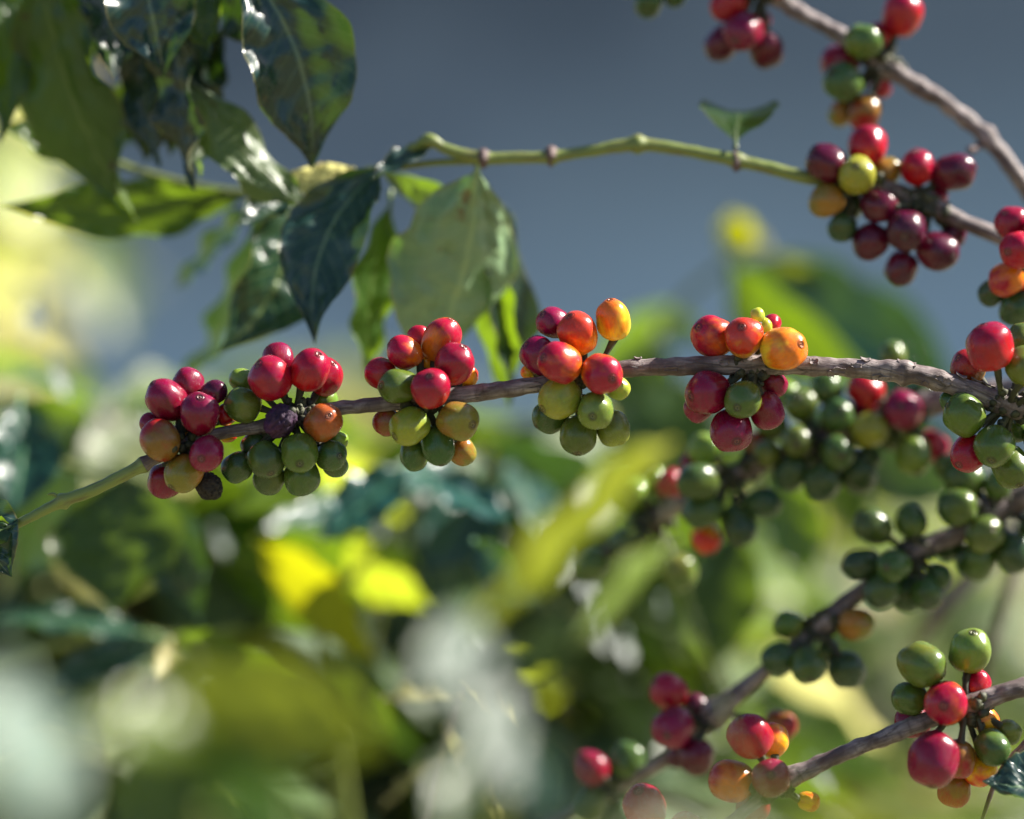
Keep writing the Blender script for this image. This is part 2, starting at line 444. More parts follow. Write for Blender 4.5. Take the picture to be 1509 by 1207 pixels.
PAL = {
    'crim':  ((0.22, 0.001, 0.042), (0.19, 0.001, 0.018)),
    'red':   ((0.32, 0.001, 0.030), (0.42, 0.006, 0.010)),
    'redor': ((0.38, 0.003, 0.032), (0.76, 0.16, 0.006)),
    'orange':((0.62, 0.035, 0.014), (0.92, 0.44, 0.014)),
    'yor':   ((0.80, 0.18, 0.012), (0.95, 0.58, 0.035)),
    'redbr': ((0.32, 0.008, 0.014), (0.25, 0.11, 0.018)),
    'brown': ((0.34, 0.085, 0.014), (0.24, 0.11, 0.018)),
    'olive': ((0.23, 0.18, 0.026), (0.32, 0.14, 0.02)),
    'olgr':  ((0.20, 0.22, 0.030), (0.10, 0.16, 0.028)),
    'yelol': ((0.34, 0.31, 0.028), (0.22, 0.27, 0.032)),
    'green': ((0.082, 0.135, 0.020), (0.12, 0.16, 0.018)),
    'lgreen':((0.18, 0.28, 0.035), (0.14, 0.24, 0.028)),
    'dgreen':((0.026, 0.064, 0.024), (0.045, 0.090, 0.020)),
    'mgreen':((0.050, 0.100, 0.024), (0.078, 0.13, 0.020)),
    'dkcrim':((0.070, 0.001, 0.022), (0.11, 0.002, 0.020)),
    'purple':((0.075, 0.020, 0.060), (0.04, 0.018, 0.04)),
    'black': ((0.022, 0.016, 0.018), (0.03, 0.02, 0.02)),
    'lime':  ((0.48, 0.52, 0.05), (0.40, 0.50, 0.05)),
}
ODD = {'purple': 'shrivelled purple berry with wrinkled skin', 'black': 'dried black berry',
       'lime': 'tiny unripe lime coloured berry'}
NB = 0
def cluster(br, node_px, d0, berries, label=None, rs=11, seed=0):
    """berries: (px, py, r, depth hint in radii (<0 = nearer), colour[, scar_x, scar_y][, stretch])"""
    global NB
    rg = random.Random(seed * 77 + len(berries))
    k = pxs(d0)
    B = []
    for b in berries:
        b = list(b); x, y, r, z, c = b[:5]; sc = None; st = 1.0
        if len(b) >= 7: sc = (b[5], b[6])
        if len(b) in (6, 8): st = b[-1]
        B.append(dict(x=x, y=y, r=r, z0=z * 28.0, z=z * 28.0, c=c, sc=sc, st=st, front=z))
    # keep the fruit from running into one another: slide them in depth only
    line = [((p[0]), (p[1])) for p in br.pts]
    def dist_line(x, y):
        best = 1e9
        for (x0, y0), (x1, y1) in zip(line[:-1], line[1:]):
            L2 = (x1-x0)**2 + (y1-y0)**2 or 1
            t = max(0, min(1, ((x-x0)*(x1-x0) + (y-y0)*(y1-y0)) / L2))
            best = min(best, math.hypot(x - x0 - t*(x1-x0), y - y0 - t*(y1-y0)))
        return best
    for it in range(160):
        for i, a in enumerate(B):
            for c_ in B[i+1:]:
                s2 = (a['x'] - c_['x'])**2 + (a['y'] - c_['y'])**2
                m = (a['r'] + c_['r']) * 0.97
                if s2 < m * m:
                    need = math.sqrt(m*m - s2); dz = a['z'] - c_['z']
                    if abs(dz) < need:
                        sgn = 1 if (a['z0'] > c_['z0'] or (a['z0'] == c_['z0'] and dz > 0)) else -1
                        mv = (need - dz * sgn) * 0.5
                        a['z'] += sgn * mv * 0.5; c_['z'] -= sgn * mv * 0.5
            dl = dist_line(a['x'], a['y']); m = (a['r'] + rs) * 0.95
            if dl < m:
                need = math.sqrt(m*m - dl*dl); sg = -1 if a['z0'] <= 0 else 1
                if a['z'] * sg < need: a['z'] += (need * sg - a['z']) * 0.3
            a['z'] *= 0.998
    nx, ny = node_px
    node = at(nx, ny, d0)
    verts, faces, uvs = [], [], []
    def add(v, f, u):
        o_ = len(verts); verts.extend(v); uvs.extend(u); faces.extend([tuple(q + o_ for q in ff) for ff in f])
    places = []; lumps = []
    for b in B:
        d = d0 + b['z'] * k
        q = at(b['x'], b['y'], d); r = b['r'] * pxs(d0)
        if b['sc']:
            dx, dy = (b['sc'][0] - b['x']) / b['r'], (b['sc'][1] - b['y']) / b['r']
            m = math.hypot(dx, dy)
            if m > 0.96: dx, dy = dx / m * 0.96, dy / m * 0.96; m = 0.96
            ax = Vector((dx, -math.sqrt(max(0.0, 1 - m*m)), -dy))
        else:
            dx, dy = b['x'] - nx, b['y'] - ny; m = math.hypot(dx, dy) or 1
            ax = Vector((dx / m, 0.55 * (0.5 + rg.random()) , -dy / m)) + Vector((rg.uniform(-.25, .25), 0, rg.uniform(-.25, .25)))
        ax.normalize()
        places.append((b, q, r, ax))
        end = q - ax * r * 0.97
        st = br.nearest(node + (end - node) * 0.25)
        mid = (st + end) * 0.5 + (node - end) * 0.15 + Vector((rg.uniform(-1, 1), rg.uniform(-1, 1), rg.uniform(-1, 1))) * 0.0012
        p = catmull([(*st, 7.5*k), (*mid, 4.6*k), (*end, 6.5*k)], 6 * k)
        v, f, u = tube_geo(p, 7, 0.25); add([x - node for x in v], f, u)
        lumps.append(st.lerp(end, rg.uniform(.25, .8)) + Vector((rg.uniform(-1, 1), rg.uniform(-1, 1), rg.uniform(-1, 1))) * .001)
    # small dark bracts, buds and old flower stubs round the node
    for i in range(int(16 + 2 * len(B))):
        a = rg.random() * 6.28; e = rg.uniform(-1, 1)
        dirv = Vector((math.cos(a) * 1.25, math.sin(a), e)).normalized()
        c0 = br.nearest(node + Vector((dirv.x, 0, 0)) * 20 * k)
        p0 = c0; p1 = c0 + dirv * rg.uniform(14, 26) * k
        p = catmull([(*p0, 6*k), (*(p0.lerp(p1, .5) + Vector((0, 0, 2*k))), 4.5*k), (*p1, rg.uniform(2.5, 7.0)*k)], 6*k)
        v, f, u = tube_geo(p, 7, 0.3, seed=i); add([x - node for x in v], f, u)
    for i in range(16 + len(lumps)):
        c0 = br.nearest(node + Vector((rg.uniform(-22, 22) * k, 0, 0)))
        dv = Vector((rg.uniform(-1, 1), rg.uniform(-1, 1), rg.uniform(-1, 1))).normalized()
        c1 = c0 + dv * rg.uniform(11, 22) * k; rad = rg.uniform(5.5, 10) * k
        if i >= 16: c1 = lumps[i - 16]; rad *= .8
        ring, o_ = 8, len(verts)
        for a_ in range(1, 6):
            for b_ in range(ring):
                dd = Vector((math.sin(a_ * .524) * math.cos(b_ * .785), math.sin(a_ * .524) * math.sin(b_ * .785), math.cos(a_ * .524)))
                verts.append(c1 - node + dd * rad * (1 + .5 * noise.noise(dd * 2 + Vector((i * 3, 0, 0))))); uvs.append((b_ / 8, a_ / 6))
        verts.append(c1 - node + Vector((0, 0, rad * .9))); verts.append(c1 - node - Vector((0, 0, rad * .9))); uvs += [(0, 0), (0, 1)]
        for a_ in range(4):
            for b_ in range(ring):
                b2 = (b_ + 1) % ring; faces.append((o_ + a_*ring + b_, o_ + (a_+1)*ring + b_, o_ + (a_+1)*ring + b2, o_ + a_*ring + b2))
        for b_ in range(ring):
            b2 = (b_ + 1) % ring; faces.append((o_ + 40, o_ + b_, o_ + b2)); faces.append((o_ + 41, o_ + 32 + b2, o_ + 32 + b_))
    cl = mesh_obj('fruit_cluster', verts, faces, M_STALK, br.root, node - br.origin, uvs)
    if label: cl['label'] = label
    for (b, q, r, ax) in places:
        dried = b['c'] in ('purple', 'black')
        me = rg.choice(BMD if dried else BM)
        o = bpy.data.objects.new('berry', me); link(o, cl)
        M = ax.to_track_quat('Z', 'Y').to_matrix().to_4x4() @ Matrix.Rotation(rg.uniform(0, 6.28), 4, 'Z')
        o.matrix_local = Matrix.Translation(q - node) @ M @ Matrix.Diagonal((r * rg.uniform(.93, 1.02), r * rg.uniform(.95, 1.01), r * rg.uniform(1.03, 1.11) * b['st'], 1))
        ca, cb = PAL[b['c']]
        j = lambda c: tuple(max(0, x * rg.uniform(0.88, 1.12)) for x in c)
        ca = j(ca); cb = j(cb)
        o.color = (*ca, 1); o['stem_tint'] = cb
        if b['c'] in ODD: o['label'] = ODD[b['c']]
        NB += 1
    return cl

# ------------------------------------------------------------------ leaves
PROF = [(0, .03), (.03, .09), (.08, .30), (.15, .58), (.25, .83), (.38, .98), (.5, 1.0), (.62, .91), (.73, .72), (.82, .46), (.88, .27), (.93, .14), (.97, .06), (1.0, .008)]
def prof(u):
    for (a, x), (b, y) in zip(PROF[:-1], PROF[1:]):
        if u <= b:
            t = (u - a) / (b - a); t = t*t*(3 - 2*t) * 0.35 + t * 0.65
            return x + (y - x) * t
    return 0
def leaf_geo(base, tip, side, nrm, width, bend=0, sag=0, cup=0.15, wave=0.0, twist=0.0, nu=30, nv=6, seed=0, petiole=0.0, quilt=0.0006, pucker=0.0):
    rg = random.Random(seed); L = (tip - base).length; po = Vector((seed * 0.37 % 50, seed * 0.91 % 50, 0))
    ax = (tip - base).normalized()
    ph1, ph2 = rg.random() * 6.28, rg.random() * 6.28; f1 = rg.uniform(2.0, 3.6)
    vs, uvs, fs = [], [], []
    for i in range(nu + 1):
        u = i / nu
        hw = width * 0.5 * prof(u)
        hump = 4 * u * (1 - u)
        c = base + (tip - base) * u + nrm * sag * hump + side * bend * hump
        a = twist * (u - 0.3)
        s_ = side * math.cos(a) + nrm * math.sin(a); n_ = nrm * math.cos(a) - side * math.sin(a)
        for j in range(-nv, nv + 1):
            v = j / nv; av = abs(v)
            cu = cup * (1.0 + 0.3 * math.sin(u * 5 + ph1))
            w1 = wave * av ** 2.2 * math.sin(u * f1 * 6.28 + (ph1 if v > 0 else ph2)) * min(1, hump * 1.6)
            q = -quilt * (1 - abs(math.sin(math.pi * (u * 11 - av * 2.5)))) ** 2 * min(1, av * 6) * (1 - av) * 3 if quilt else 0
            edge = 1 + 0.010 * math.sin(u * f1 * 9.2 + ph2 * (1 if v > 0 else 2)) * av
            if pucker: q += pucker * width * (noise.noise(Vector((u * 7, v * 3.2, 0)) + po) * (0.3 + av) + 0.5 * noise.noise(Vector((u * 16, v * 6, 3)) + po)) * min(1, hump * 2)
            p = c + s_ * hw * v * edge * math.cos(cu) + n_ * (hw * av * math.sin(cu) * av ** 0.5 + w1 + q)
            vs.append(p); uvs.append((u, 0.5 + 0.5 * v))
    n = 2 * nv + 1
    for i in range(nu):
        for j in range(n - 1):
            fs.append((i*n + j, i*n + j + 1, (i+1)*n + j + 1, (i+1)*n + j))
    if petiole > 0:
        p0 = base - ax * petiole - nrm * petiole * 0.15
        path = [(*p0, 0.0011), (*base.lerp(p0, .4), 0.0009), (*(base + nrm * 0.0003), 0.0008), (*(base + ax * L * 0.2 + nrm * (sag * 0.64) - nrm * 0.0005), 0.0006)]
        v, f, u2 = tube_geo(path, 6); o_ = len(vs)
        vs += v; uvs += [(0.5, 0.5)] * len(v); fs += [tuple(q + o_ for q in ff) for ff in f]
    return vs, fs, uvs
def leaf(parent, origin, b, t, w_, roll=0, mat='green', bend=0, sag=0, cup=0.15, wave=4, twist=0, seed=None, tint=(1, 1, 1), nu=34, nv=7, pet=10, label=None, aim=None, pucker=0.10):
    """b, t: (px, py, d); w_: full width in px; bend, sag, wave in px; roll degrees about the leaf's axis
    (0 = upper face to the viewer, 180 = underside)"""
    base, tip = at(*b), at(*t); k = pxs((b[2] + t[2]) / 2)
    a = (tip - base).normalized(); v = Vector((0, 1, 0))
    side = a.cross(v).normalized()
    n_ = side.cross(a).normalized()
    if n_.y > 0: n_ = -n_
    side = a.cross(n_)
    side = -side
    if aim is not None:
        am = Vector(aim).normalized()
        roll = max(range(-180, 180, 4), key=lambda g: (Matrix.Rotation(R(g), 3, a) @ n_).dot(am))
    rot = Matrix.Rotation(R(roll), 3, a)
    side = rot @ side; n_ = rot @ n_
    seed = seed if seed is not None else rnd.randrange(10000)
    vs, fs, uvs = leaf_geo(Vector((0, 0, 0)), tip - base, side, n_, w_ * k, bend * k, sag * k, cup, wave * k, R(twist), nu, nv, seed, pet * k, pucker=pucker)
    # face winding so that the upper face is the one along n_
    f0 = fs[len(fs) // 2] if len(fs) else None
    p0, p1, p2 = (vs[i] for i in fs[nv][:3])
    if (p1 - p0).cross(p2 - p0).dot(n_) < 0: fs = [f[::-1] for f in fs]
    o = mesh_obj('leaf', vs, fs, ML[mat], parent, base - origin, uvs)
    o.color = (*tint, 1)
    if label: o['label'] = label
    return o

# ================================================================== MAIN BRANCH (in focus)
D0 = FOCUS
main = Branch('coffee_branch', [
    (1700, 655, D0 + .03, 17), (1580, 622, D0 + .01, 16), (1509, 604, D0, 16), (1436, 577, D0, 15), (1383, 560, D0, 15), (1330, 549, D0, 15), (1260, 543, D0, 14),
    (1190, 539, D0, 14), (1085, 538, D0, 14), (980, 540, D0, 13), (920, 544, D0, 13), (850, 557, D0, 12), (790, 567, D0, 12),
    (720, 577, D0, 13), (650, 586, D0, 12), (590, 592, D0, 12), (540, 598, D0, 11), (490, 603, D0, 11), (440, 614, D0, 10), (385, 628, D0, 10),
    (330, 638, D0, 9.5), (268, 655, D0, 9), (212, 684, D0, 10), (180, 702, D0, 9.5), (130, 725, D0, 9), (93, 739, D0, 9), (60, 755, D0, 8), (24, 773, D0, 7)],
    'sharp fruiting branch across the middle, bunches of red, orange and green berries along it', 'branch',
    rough=0.16, segs=18, step=2.2,
    mats=[(0, 22, M_BARK, 'stem'), (22, 27, M_TWIG, 'green_stem')],
    nodes=[(1333, 549, D0, 0.30, 9), (1310, 546, D0, 0.12, 12), (93, 739, D0, 0.38, 6), (212, 684, D0, 0.22, 7), (440, 612, D0, .25, 16), (1110, 538, D0, .18, 14),
           (870, 552, D0, .2, 14), (620, 590, D0, .15, 14), (1480, 590, D0, .25, 20), (1200, 539, D0, .10, 6), (1385, 560, D0, .10, 6), (1560, 615, D0, .2, 12)])
def scales(br, x0, x1, n, mat, seed):
    """loose curls of bark that stand off the stem"""
    rg = random.Random(seed)
    P = [Vector(p[:3]) for p in br.path]; Rr = [p[3] for p in br.path]; k = pxs(D0)
    for i in range(n):
        px = x0 + (x1 - x0) * (i + rg.random()) / n
        X = at(px, 0, D0).x
        j = min(range(1, len(P) - 1), key=lambda q: abs(P[q].x - X))
        t = (P[j+1] - P[j-1]).normalized(); r = Rr[j]
        phi = rg.uniform(-0.9, 1.5) 
        L = rg.uniform(9, 20) * k; W = rg.uniform(0.35, 0.8)
        b1 = Vector((0, -1, 0)); b1 = (b1 - t * b1.dot(t)).normalized(); b2 = t.cross(b1)
        if b2.z < 0: b2 = -b2
        vs, fs, uvs = [], [], []
        nu, nv = 8, 5
        for a in range(nu + 1):
            for b in range(nv + 1):
                u = a / nu; v = b / nv - 0.5
                ww = W * (0.45 + 0.55 * math.sin(math.pi * min(1, u * 0.9 + 0.1)))
                an = phi + v * ww * (1.0 + 0.2 * math.sin(u * 9 + i))
                lift = r * (1.05 + 0.15 * (abs(u - 0.4) * 1.7) ** 2 + 0.13 * (2 * abs(v)) ** 3)
                vs.append(P[j] + t * (u - 0.5) * L + (b1 * math.cos(an) + b2 * math.sin(an)) * lift - br.origin)
                uvs.append((px * k + u * L, an / 6.28))
        m = nv + 1
        for a in range(nu):
            for b in range(nv): fs.append((a*m + b, a*m + b + 1, (a+1)*m + b + 1, (a+1)*m + b))
        o = mesh_obj('bark_flake', vs, fs, mat, br.root, (0, 0, 0), uvs)
        sm = o.modifiers.new('thick', 'SOLIDIFY'); sm.thickness = 0.00025
scales(main, 1195, 1470, 16, M_BARK, 3)
scales(main, 930, 1190, 5, M_BARK, 8)

cluster(main, (262, 655), D0, [
    (245.6, 588.5, 31, -.3, 'crim', 226, 567, 1.05), (276.6, 566, 25, .9, 'crim'), (294, 609, 31, -1.3, 'crim', 296.5, 586),
    (315, 578, 20, .8, 'dkcrim', 330, 570), (236, 648.7, 30, -.6, 'redbr'), (305, 668.5, 27.5, -1.5, 'crim', 299, 676),
    (270.7, 697.6, 29, -.8, 'olive', 255, 717), (243, 709, 26, .3, 'crim'), (307.6, 716, 24, .2, 'black'),
    (223, 625, 18, .9, 'crim'), (333, 611, 17, .9, 'red'), (272, 636, 18, 1.2, 'orange'), (336, 640, 13, 1.4, 'orange')],
    'bunch of crimson and brown berries at the green end of the stem', 9, seed=1)
cluster(main, (432, 610), D0, [
    (398, 557.5, 32, -.7, 'red', 382, 538), (410, 530, 26, .8, 'crim'), (457, 545, 31, -.3, 'red', 470, 524), (480, 555, 27, .7, 'red', 492, 536),
    (357.7, 597, 27, -.3, 'green', 333, 593), (356.5, 560, 19, 1.6, 'lgreen'), (412.6, 620.8, 28, -1.2, 'purple'),
    (476, 622.7, 30, -1.3, 'brown', 485.5, 613), (441, 666, 27.5, -1.4, 'green', 443, 682), (392, 677, 27, -.9, 'mgreen', 400, 697),
    (349.4, 689, 23, .2, 'dgreen'), (374.5, 655, 20, .9, 'dgreen'), (397, 704, 24, .3, 'mgreen'), (445, 703, 27, .1, 'mgreen'),
    (488, 671, 24, -.4, 'mgreen', 501, 672), (493, 684, 20, .6, 'mgreen'), (498, 648, 15, 1.0, 'lgreen'), (478, 590, 20, 1.2, 'lgreen')],
    'bunch of red berries above and dark green berries below with one shrivelled purple berry', 10, seed=2)
cluster(main, (630, 592), D0, [
    (651, 500, 30, -.1, 'redor', 664, 474, 1.06), (617, 497, 18, .9, 'red'), (595.8, 519.3, 26.5, -.2, 'redor', 572, 508), (670, 536, 30, -.5, 'red', 683, 512),
    (560.8, 550, 24, .4, 'red'), (586.5, 569, 28, -1.0, 'green', 563.7, 568), (634, 572.7, 30, -1.5, 'red', 633, 555), (688, 555, 18, .9, 'orange'),
    (629, 533, 15, .8, 'orange'), (570, 622, 21, .8, 'redbr'), (603, 629, 29, -1.2, 'yelol', 582.7, 642.6), (675.4, 620, 30, -1.1, 'olive', 695, 625.7, 1.05),
    (646, 656, 27, -.2, 'mgreen', 650, 684, 1.12), (610.4, 670, 23, .5, 'mgreen'), (681, 665, 22, .6, 'olive')],
    'bunch of pink and red berries over olive and green berries', 11, seed=3)
cluster(main, (862, 556), D0, [
    (816, 476, 25, .4, 'crim', 800, 464), (851, 491, 31, -.2, 'orange', 840.7, 467.7), (903.5, 471.5, 28, -.2, 'yor', 900, 446, 1.08), (794, 524.6, 28, .2, 'crim', 775, 510),
    (824.7, 534, 32, -1.1, 'redor', 802, 528), (887.4, 551, 31.5, -1.2, 'redor', 902, 558), (824.7, 586, 31, -.7, 'yelol', 801, 602),
    (878.6, 605.6, 29, -1.2, 'olgr', 872.8, 613.5), (852.4, 641, 30, -.5, 'green', 850, 668), (812, 613, 28, .2, 'mgreen', 790, 628),
    (904, 631, 26, .3, 'olgr', 915, 652), (911, 572, 18, 1.1, 'lime'), (778, 549, 11, 1.2, 'yor')],
    'bunch of orange and red berries over olive green berries, one orange yellow berry on top', 12, seed=4)
cluster(main, (1112, 540), D0, [
    (1051.5, 496, 30, -.3, 'redor', 1030, 484, 1.04), (1096.4, 496.6, 30, -.9, 'orange', 1092, 483), (1155, 514, 34, -1.1, 'yor', 1177, 508),
    (1116.7, 465, 11, .3, 'lime'), (1127, 481, 12, .7, 'lime'), (1137, 477, 15, 1.1, 'red'), (1042.4, 579, 33, -.9, 'crim', 1018, 584),
    (1094.6, 589.5, 28, -1.6, 'green', 1085, 601), (1031, 600, 23, .3, 'crim'), (1078, 634, 32, -.6, 'crim', 1084, 650), (1130, 606, 27, -.2, 'crim'),
    (1140, 565, 21, .8, 'crim')],
    'bunch of orange berries over crimson berries, one green berry among them', 14, seed=5)
cluster(main, (1492, 592), D0, [
    (1458.5, 512, 35, -.8, 'red', 1446, 481), (1427, 541, 27, .3, 'redbr', 1410, 528), (1506, 498, 23, .4, 'green'), (1511, 540, 30, -.7, 'green'),
    (1421, 612, 30.5, -.6, 'green', 1396, 598), (1399, 591, 14, .5, 'mgreen'), (1465.5, 657, 30, -1.3, 'green', 1458.5, 677), (1427, 668, 28, -.4, 'red', 1412, 684),
    (1490, 688, 30, -.3, 'green', 1500, 712, 1.1), (1500, 633, 18, .9, 'mgreen'), (1545, 575, 30, -.5, 'green'), (1540, 650, 31, .2, 'mgreen')],
    'bunch of green berries with one large red berry on top', 16, seed=6)
# small bud and leaf at the tip of the main branch
make_tube('bud', pxpath([(86, 733, D0, 3), (78, 728, D0, 2.5), (70, 729, D0 - .001, 1)], 2), M_TWIG, main.root, main.origin)
leaf(main.root, main.origin, (-34, 728, D0 + .006), (18, 850, D0 - .004), 116, roll=-12, mat='dark', bend=-16, sag=8, cup=.25, wave=6, twist=10, pet=2, tint=(1, 1.1, 1.3), label='crinkled dark leaf with brown edge')
leaf(main.root, main.origin, (10, 778, D0), (-90, 690, D0 + .03), 60, roll=-35, mat='green', bend=10, sag=-8, cup=.3, wave=5, pet=4)
leaf(main.root, main.origin, (20, 775, D0 - .001), (-60, 800, D0 - .01), 60, roll=30, mat='green', wave=5)

# ================================================================== UPPER RIGHT WOODY BRANCH
D1 = 1.475
br = Branch('coffee_branch', [(1720, 520, D1 + .03, 18), (1600, 395, D1 + .01, 17), (1509, 272, D1, 12.5), (1453, 202, D1, 12.5), (1410, 165, D1, 12.5), (1364, 133, D1, 13.5), (1303, 98, D1, 13.5),
    (1235, 50, D1, 11.5), (1182, 20, D1, 11.5), (1126, -14, D1, 14), (1040, -60, D1, 12), (960, -90, D1, 10)],
    'grey woody branch slanting down across the top right corner with red and green berries', 'branch', rough=.24,
    nodes=[(1303, 98, D1, .35, 18), (1450, 205, D1, .35, 9), (1126, -10, D1, .4, 14)])
make_tube('side_twig', pxpath([(1452, 205, D1, 6), (1438, 219, D1 - .004, 5), (1428, 222, D1 - .006, 6)], 3), M_NODE, br.root, br.origin, rough=.3)
make_tube('side_twig', pxpath([(1303, 98, D1, 10), (1316, 70, D1, 5), (1318, 50, D1, 4)], 3), M_STALK, br.root, br.origin, rough=.3)
cluster(br, (1112, -8), D1, [(1095.7, 46.4, 30, -1, 'crim', 1082, 62), (1063.5, 64.6, 27, 0, 'dkcrim'), (1129, 72.6, 27, 0, 'dkcrim'), (1073.5, 6, 28, -.4, 'red'),
    (1124, 28, 14, .6, 'crim'), (1150, -30, 28, -.4, 'red'), (1090, -40, 28, .4, 'red')], 'hanging bunch of crimson berries', seed=11)
cluster(br, (1296, 96), D1, [(1330, 20, 32, -.3, 'red', 1338, -6), (1273, 60.5, 28, -1, 'green', 1299, 62), (1297, 52, 20, .5, 'red'), (1237, 92, 28, .3, 'crim'),
    (1243, 121, 29, -.6, 'mgreen', 1224, 110), (1239, 167, 20, .4, 'olive'), (1274.5, 167.5, 26, -.3, 'redbr'), (1297, 128, 16, .8, 'red'), (1304, 80, 13, .8, 'orange')],
    'bunch of red and green berries at a knot in the wood', seed=12)
cluster(br, (990, -70), D1, [(956, 4, 22, 0, 'dgreen'), (994, -6, 18, .3, 'dgreen'), (930, -30, 25, 0, 'dgreen'), (970, -40, 26, 0, 'dgreen')], 'dark green berries cut by the top edge', seed=13)

# ================================================================== SECOND BRANCH: green twig, crimson bunch, leaves at its left end
D2 = 1.445
def m2(x): return D2
tw = Branch('coffee_branch', [(1720, 430, D2 + .02, 14), (1600, 400, D2, 13), (1509, 365, D2, 12), (1475, 350, D2, 12), (1420, 327, D2, 12), (1365, 300, D2, 13), (1300, 275, D2, 11),
    (1230, 268, D2, 9.5), (1185, 261, D2, 10), (1130, 247, D2, 9.5), (1085, 237, D2, 9.5), (1010, 222, D2, 9), (940, 213, D2, 10), (875, 222, D2, 9), (812, 231, D2, 9),
    (760, 233, D2, 9), (712, 233, D2, 9), (660, 221, D2, 8), (632, 208, D2, 8), (600, 226, D2 + .005, 7), (568, 246, D2 + .01, 7)],
    'knotted green twig from the left leaves to a bunch of dark crimson berries', 'branch', rough=.10,
    mats=[(0, 7, M_BARK, 'stem'), (7, 20, M_TWIG, 'green_stem')],
    nodes=[(940, 213, D2, .55, 9), (812, 231, D2, .5, 8), (1085, 237, D2, .4, 9), (712, 233, D2, .4, 9), (632, 208, D2, .5, 9), (1365, 300, D2, .5, 16), (1230, 268, D2, .3, 12)])
for (x, y) in ((940, 213), (812, 231), (1085, 240), (712, 235)):
    make_tube('twig_joint', pxpath([(x - 7, y + 1, D2, 11), (x - 2, y, D2, 15.5), (x + 2, y, D2, 15), (x + 7, y + 1, D2, 11)], 2), M_NODE, tw.root, tw.origin, rough=.2)
cluster(tw, (1262, 276), D2, [(1278, 214, 31, -.4, 'red'), (1217.6, 240, 29, -.2, 'dkcrim'), (1263, 258, 29, -1.4, 'yelol', 1259, 247), (1307, 252, 21, .3, 'olive'),
    (1219, 294.6, 26, -.3, 'olive'), (1241, 335, 22, .2, 'dgreen'), (1252, 305, 22, .6, 'dgreen')], 'bunch with a yellow green berry between crimson ones', 9, seed=21)
cluster(tw, (1362, 300), D2, [(1295.5, 302.7, 28, -.6, 'dkcrim'), (1352, 248, 25, -.3, 'red', 1350, 226), (1404.5, 255, 29, -.1, 'dkcrim', 1434, 250, 1.1), (1336, 339, 31, -1.1, 'dkcrim', 1330, 350),
    (1283, 355, 28, -.2, 'dkcrim'), (1328, 395.5, 25, -.1, 'dkcrim'), (1382, 371, 31, -.5, 'dkcrim', 1402, 378), (1404.5, 347, 19, .5, 'dkcrim'), (1380, 290, 17, .6, 'crim')],
    'bunch of dark wine red berries', seed=22)
cluster(tw, (1530, 372), D2 - .02, [(1493, 331, 26, 0, 'red', 1480, 316), (1501, 368, 28, -1, 'red', 1483, 372), (1484, 411, 26, -.3, 'redor'), (1461, 432, 20, .2, 'dgreen'), (1497, 455, 26, -.3, 'dgreen'),
    (1525, 410, 28, 0, 'orange'), (1535, 340, 28, 0, 'red'), (1530, 440, 26, .5, 'dgreen')], 'bunch cut by the right edge, red above and dark green below', seed=23)
# cupped leaf on the twig
leaf(tw.root, tw.origin, (1084, 210, D2), (1084, 188, D2 + .045), 122, aim=(0,-.3,1), mat='green', cup=.28, sag=34, bend=-6, pucker=.03, wave=3, pet=28, tint=(.6, .65, .7), label='small cupped leaf standing up from the twig')
# bright end of the twig running on to the left, and its leaves
make_tube('side_twig', pxpath([(712, 236, D2, 7), (640, 240, D2 + .006, 5), (590, 246, D2 + .01, 5), (540, 250, D2 + .015, 4)], 4), M_TWIG, tw.root, tw.origin)
make_tube('side_twig', pxpath([(632, 208, D2, 6), (590, 228, D2 + .005, 7), (560, 248, D2 + .01, 6), (500, 262, D2 + .03, 7), (430, 272, D2 + .05, 7), (390, 290, D2 + .06, 6)], 4), M_TWIG, tw.root, tw.origin)
T = tw.root, tw.origin
leaf(*T, (704, 250, D2), (618, 560, D2 + .03), 214, aim=(-.42,.85,-.3), mat='dark', bend=-14, sag=-16, cup=.5, wave=10, twist=-14, pet=16, tint=(1.8, 2.0, 1.9), label='large leaf turning its pale underside')
leaf(*T, (704, 252, D2 + .012), (752, 600, D2 + .05), 120, aim=(.6,-.6,.5), mat='dark', bend=22, cup=.3, wave=9, twist=20, pet=14, label='leaf with a glossy fold behind the pale one')
leaf(*T, (566, 244, D2 + .005), (464, 508, D2 - .015), 132, roll=18, mat='dark', bend=-38, sag=18, cup=.35, wave=12, twist=-22, pet=10, tint=(.9, 1.1, 1.25))
leaf(*T, (700, 330, D2 + .03), (748, 600, D2 + .06), 80, aim=(-.6,-.8,0), mat='green', bend=14, cup=.3, wave=8, pet=30)
leaf(*T, (575, 300, D2 + .04), (540, 560, D2 + .05), 78, roll=-40, mat='green', bend=-18, sag=6, wave=9, pet=20, tint=(1.2, 1.2, 1))
leaf(*T, (425, 285, D2 + .05), (322, 520, D2 + .03), 138, roll=-28, mat='dark', bend=34, sag=16, cup=.3, wave=13, twist=25, pet=12, tint=(1.2, 1.3, .9))
leaf(*T, (640, 212, D2 + .004), (548, 262, D2 - .01), 52, roll=50, mat='dark', cup=.3, wave=4, tint=(1, 1.1, 1.3))
leaf(*T, (535, 258, D2 + .03), (405, 262, D2 + .01), 58, roll=-30, mat='pale', cup=.3, wave=4, twist=30, sag=12, tint=(1.3, 1.15, .8), label='small yellow leaf seen edge on')
leaf(*T, (395, 292, D2 + .055), (268, 560, D2 + .16), 74, roll=40, mat='dark', bend=36, wave=12, cup=.3, twist=35, tint=(.8, 1.3, 1.5))
leaf(*T, (380, 292, D2 + .06), (255, 425, D2 + .14), 60, roll=50, mat='dark', bend=10, wave=9, cup=.3, tint=(.8, 1.3, 1.4))
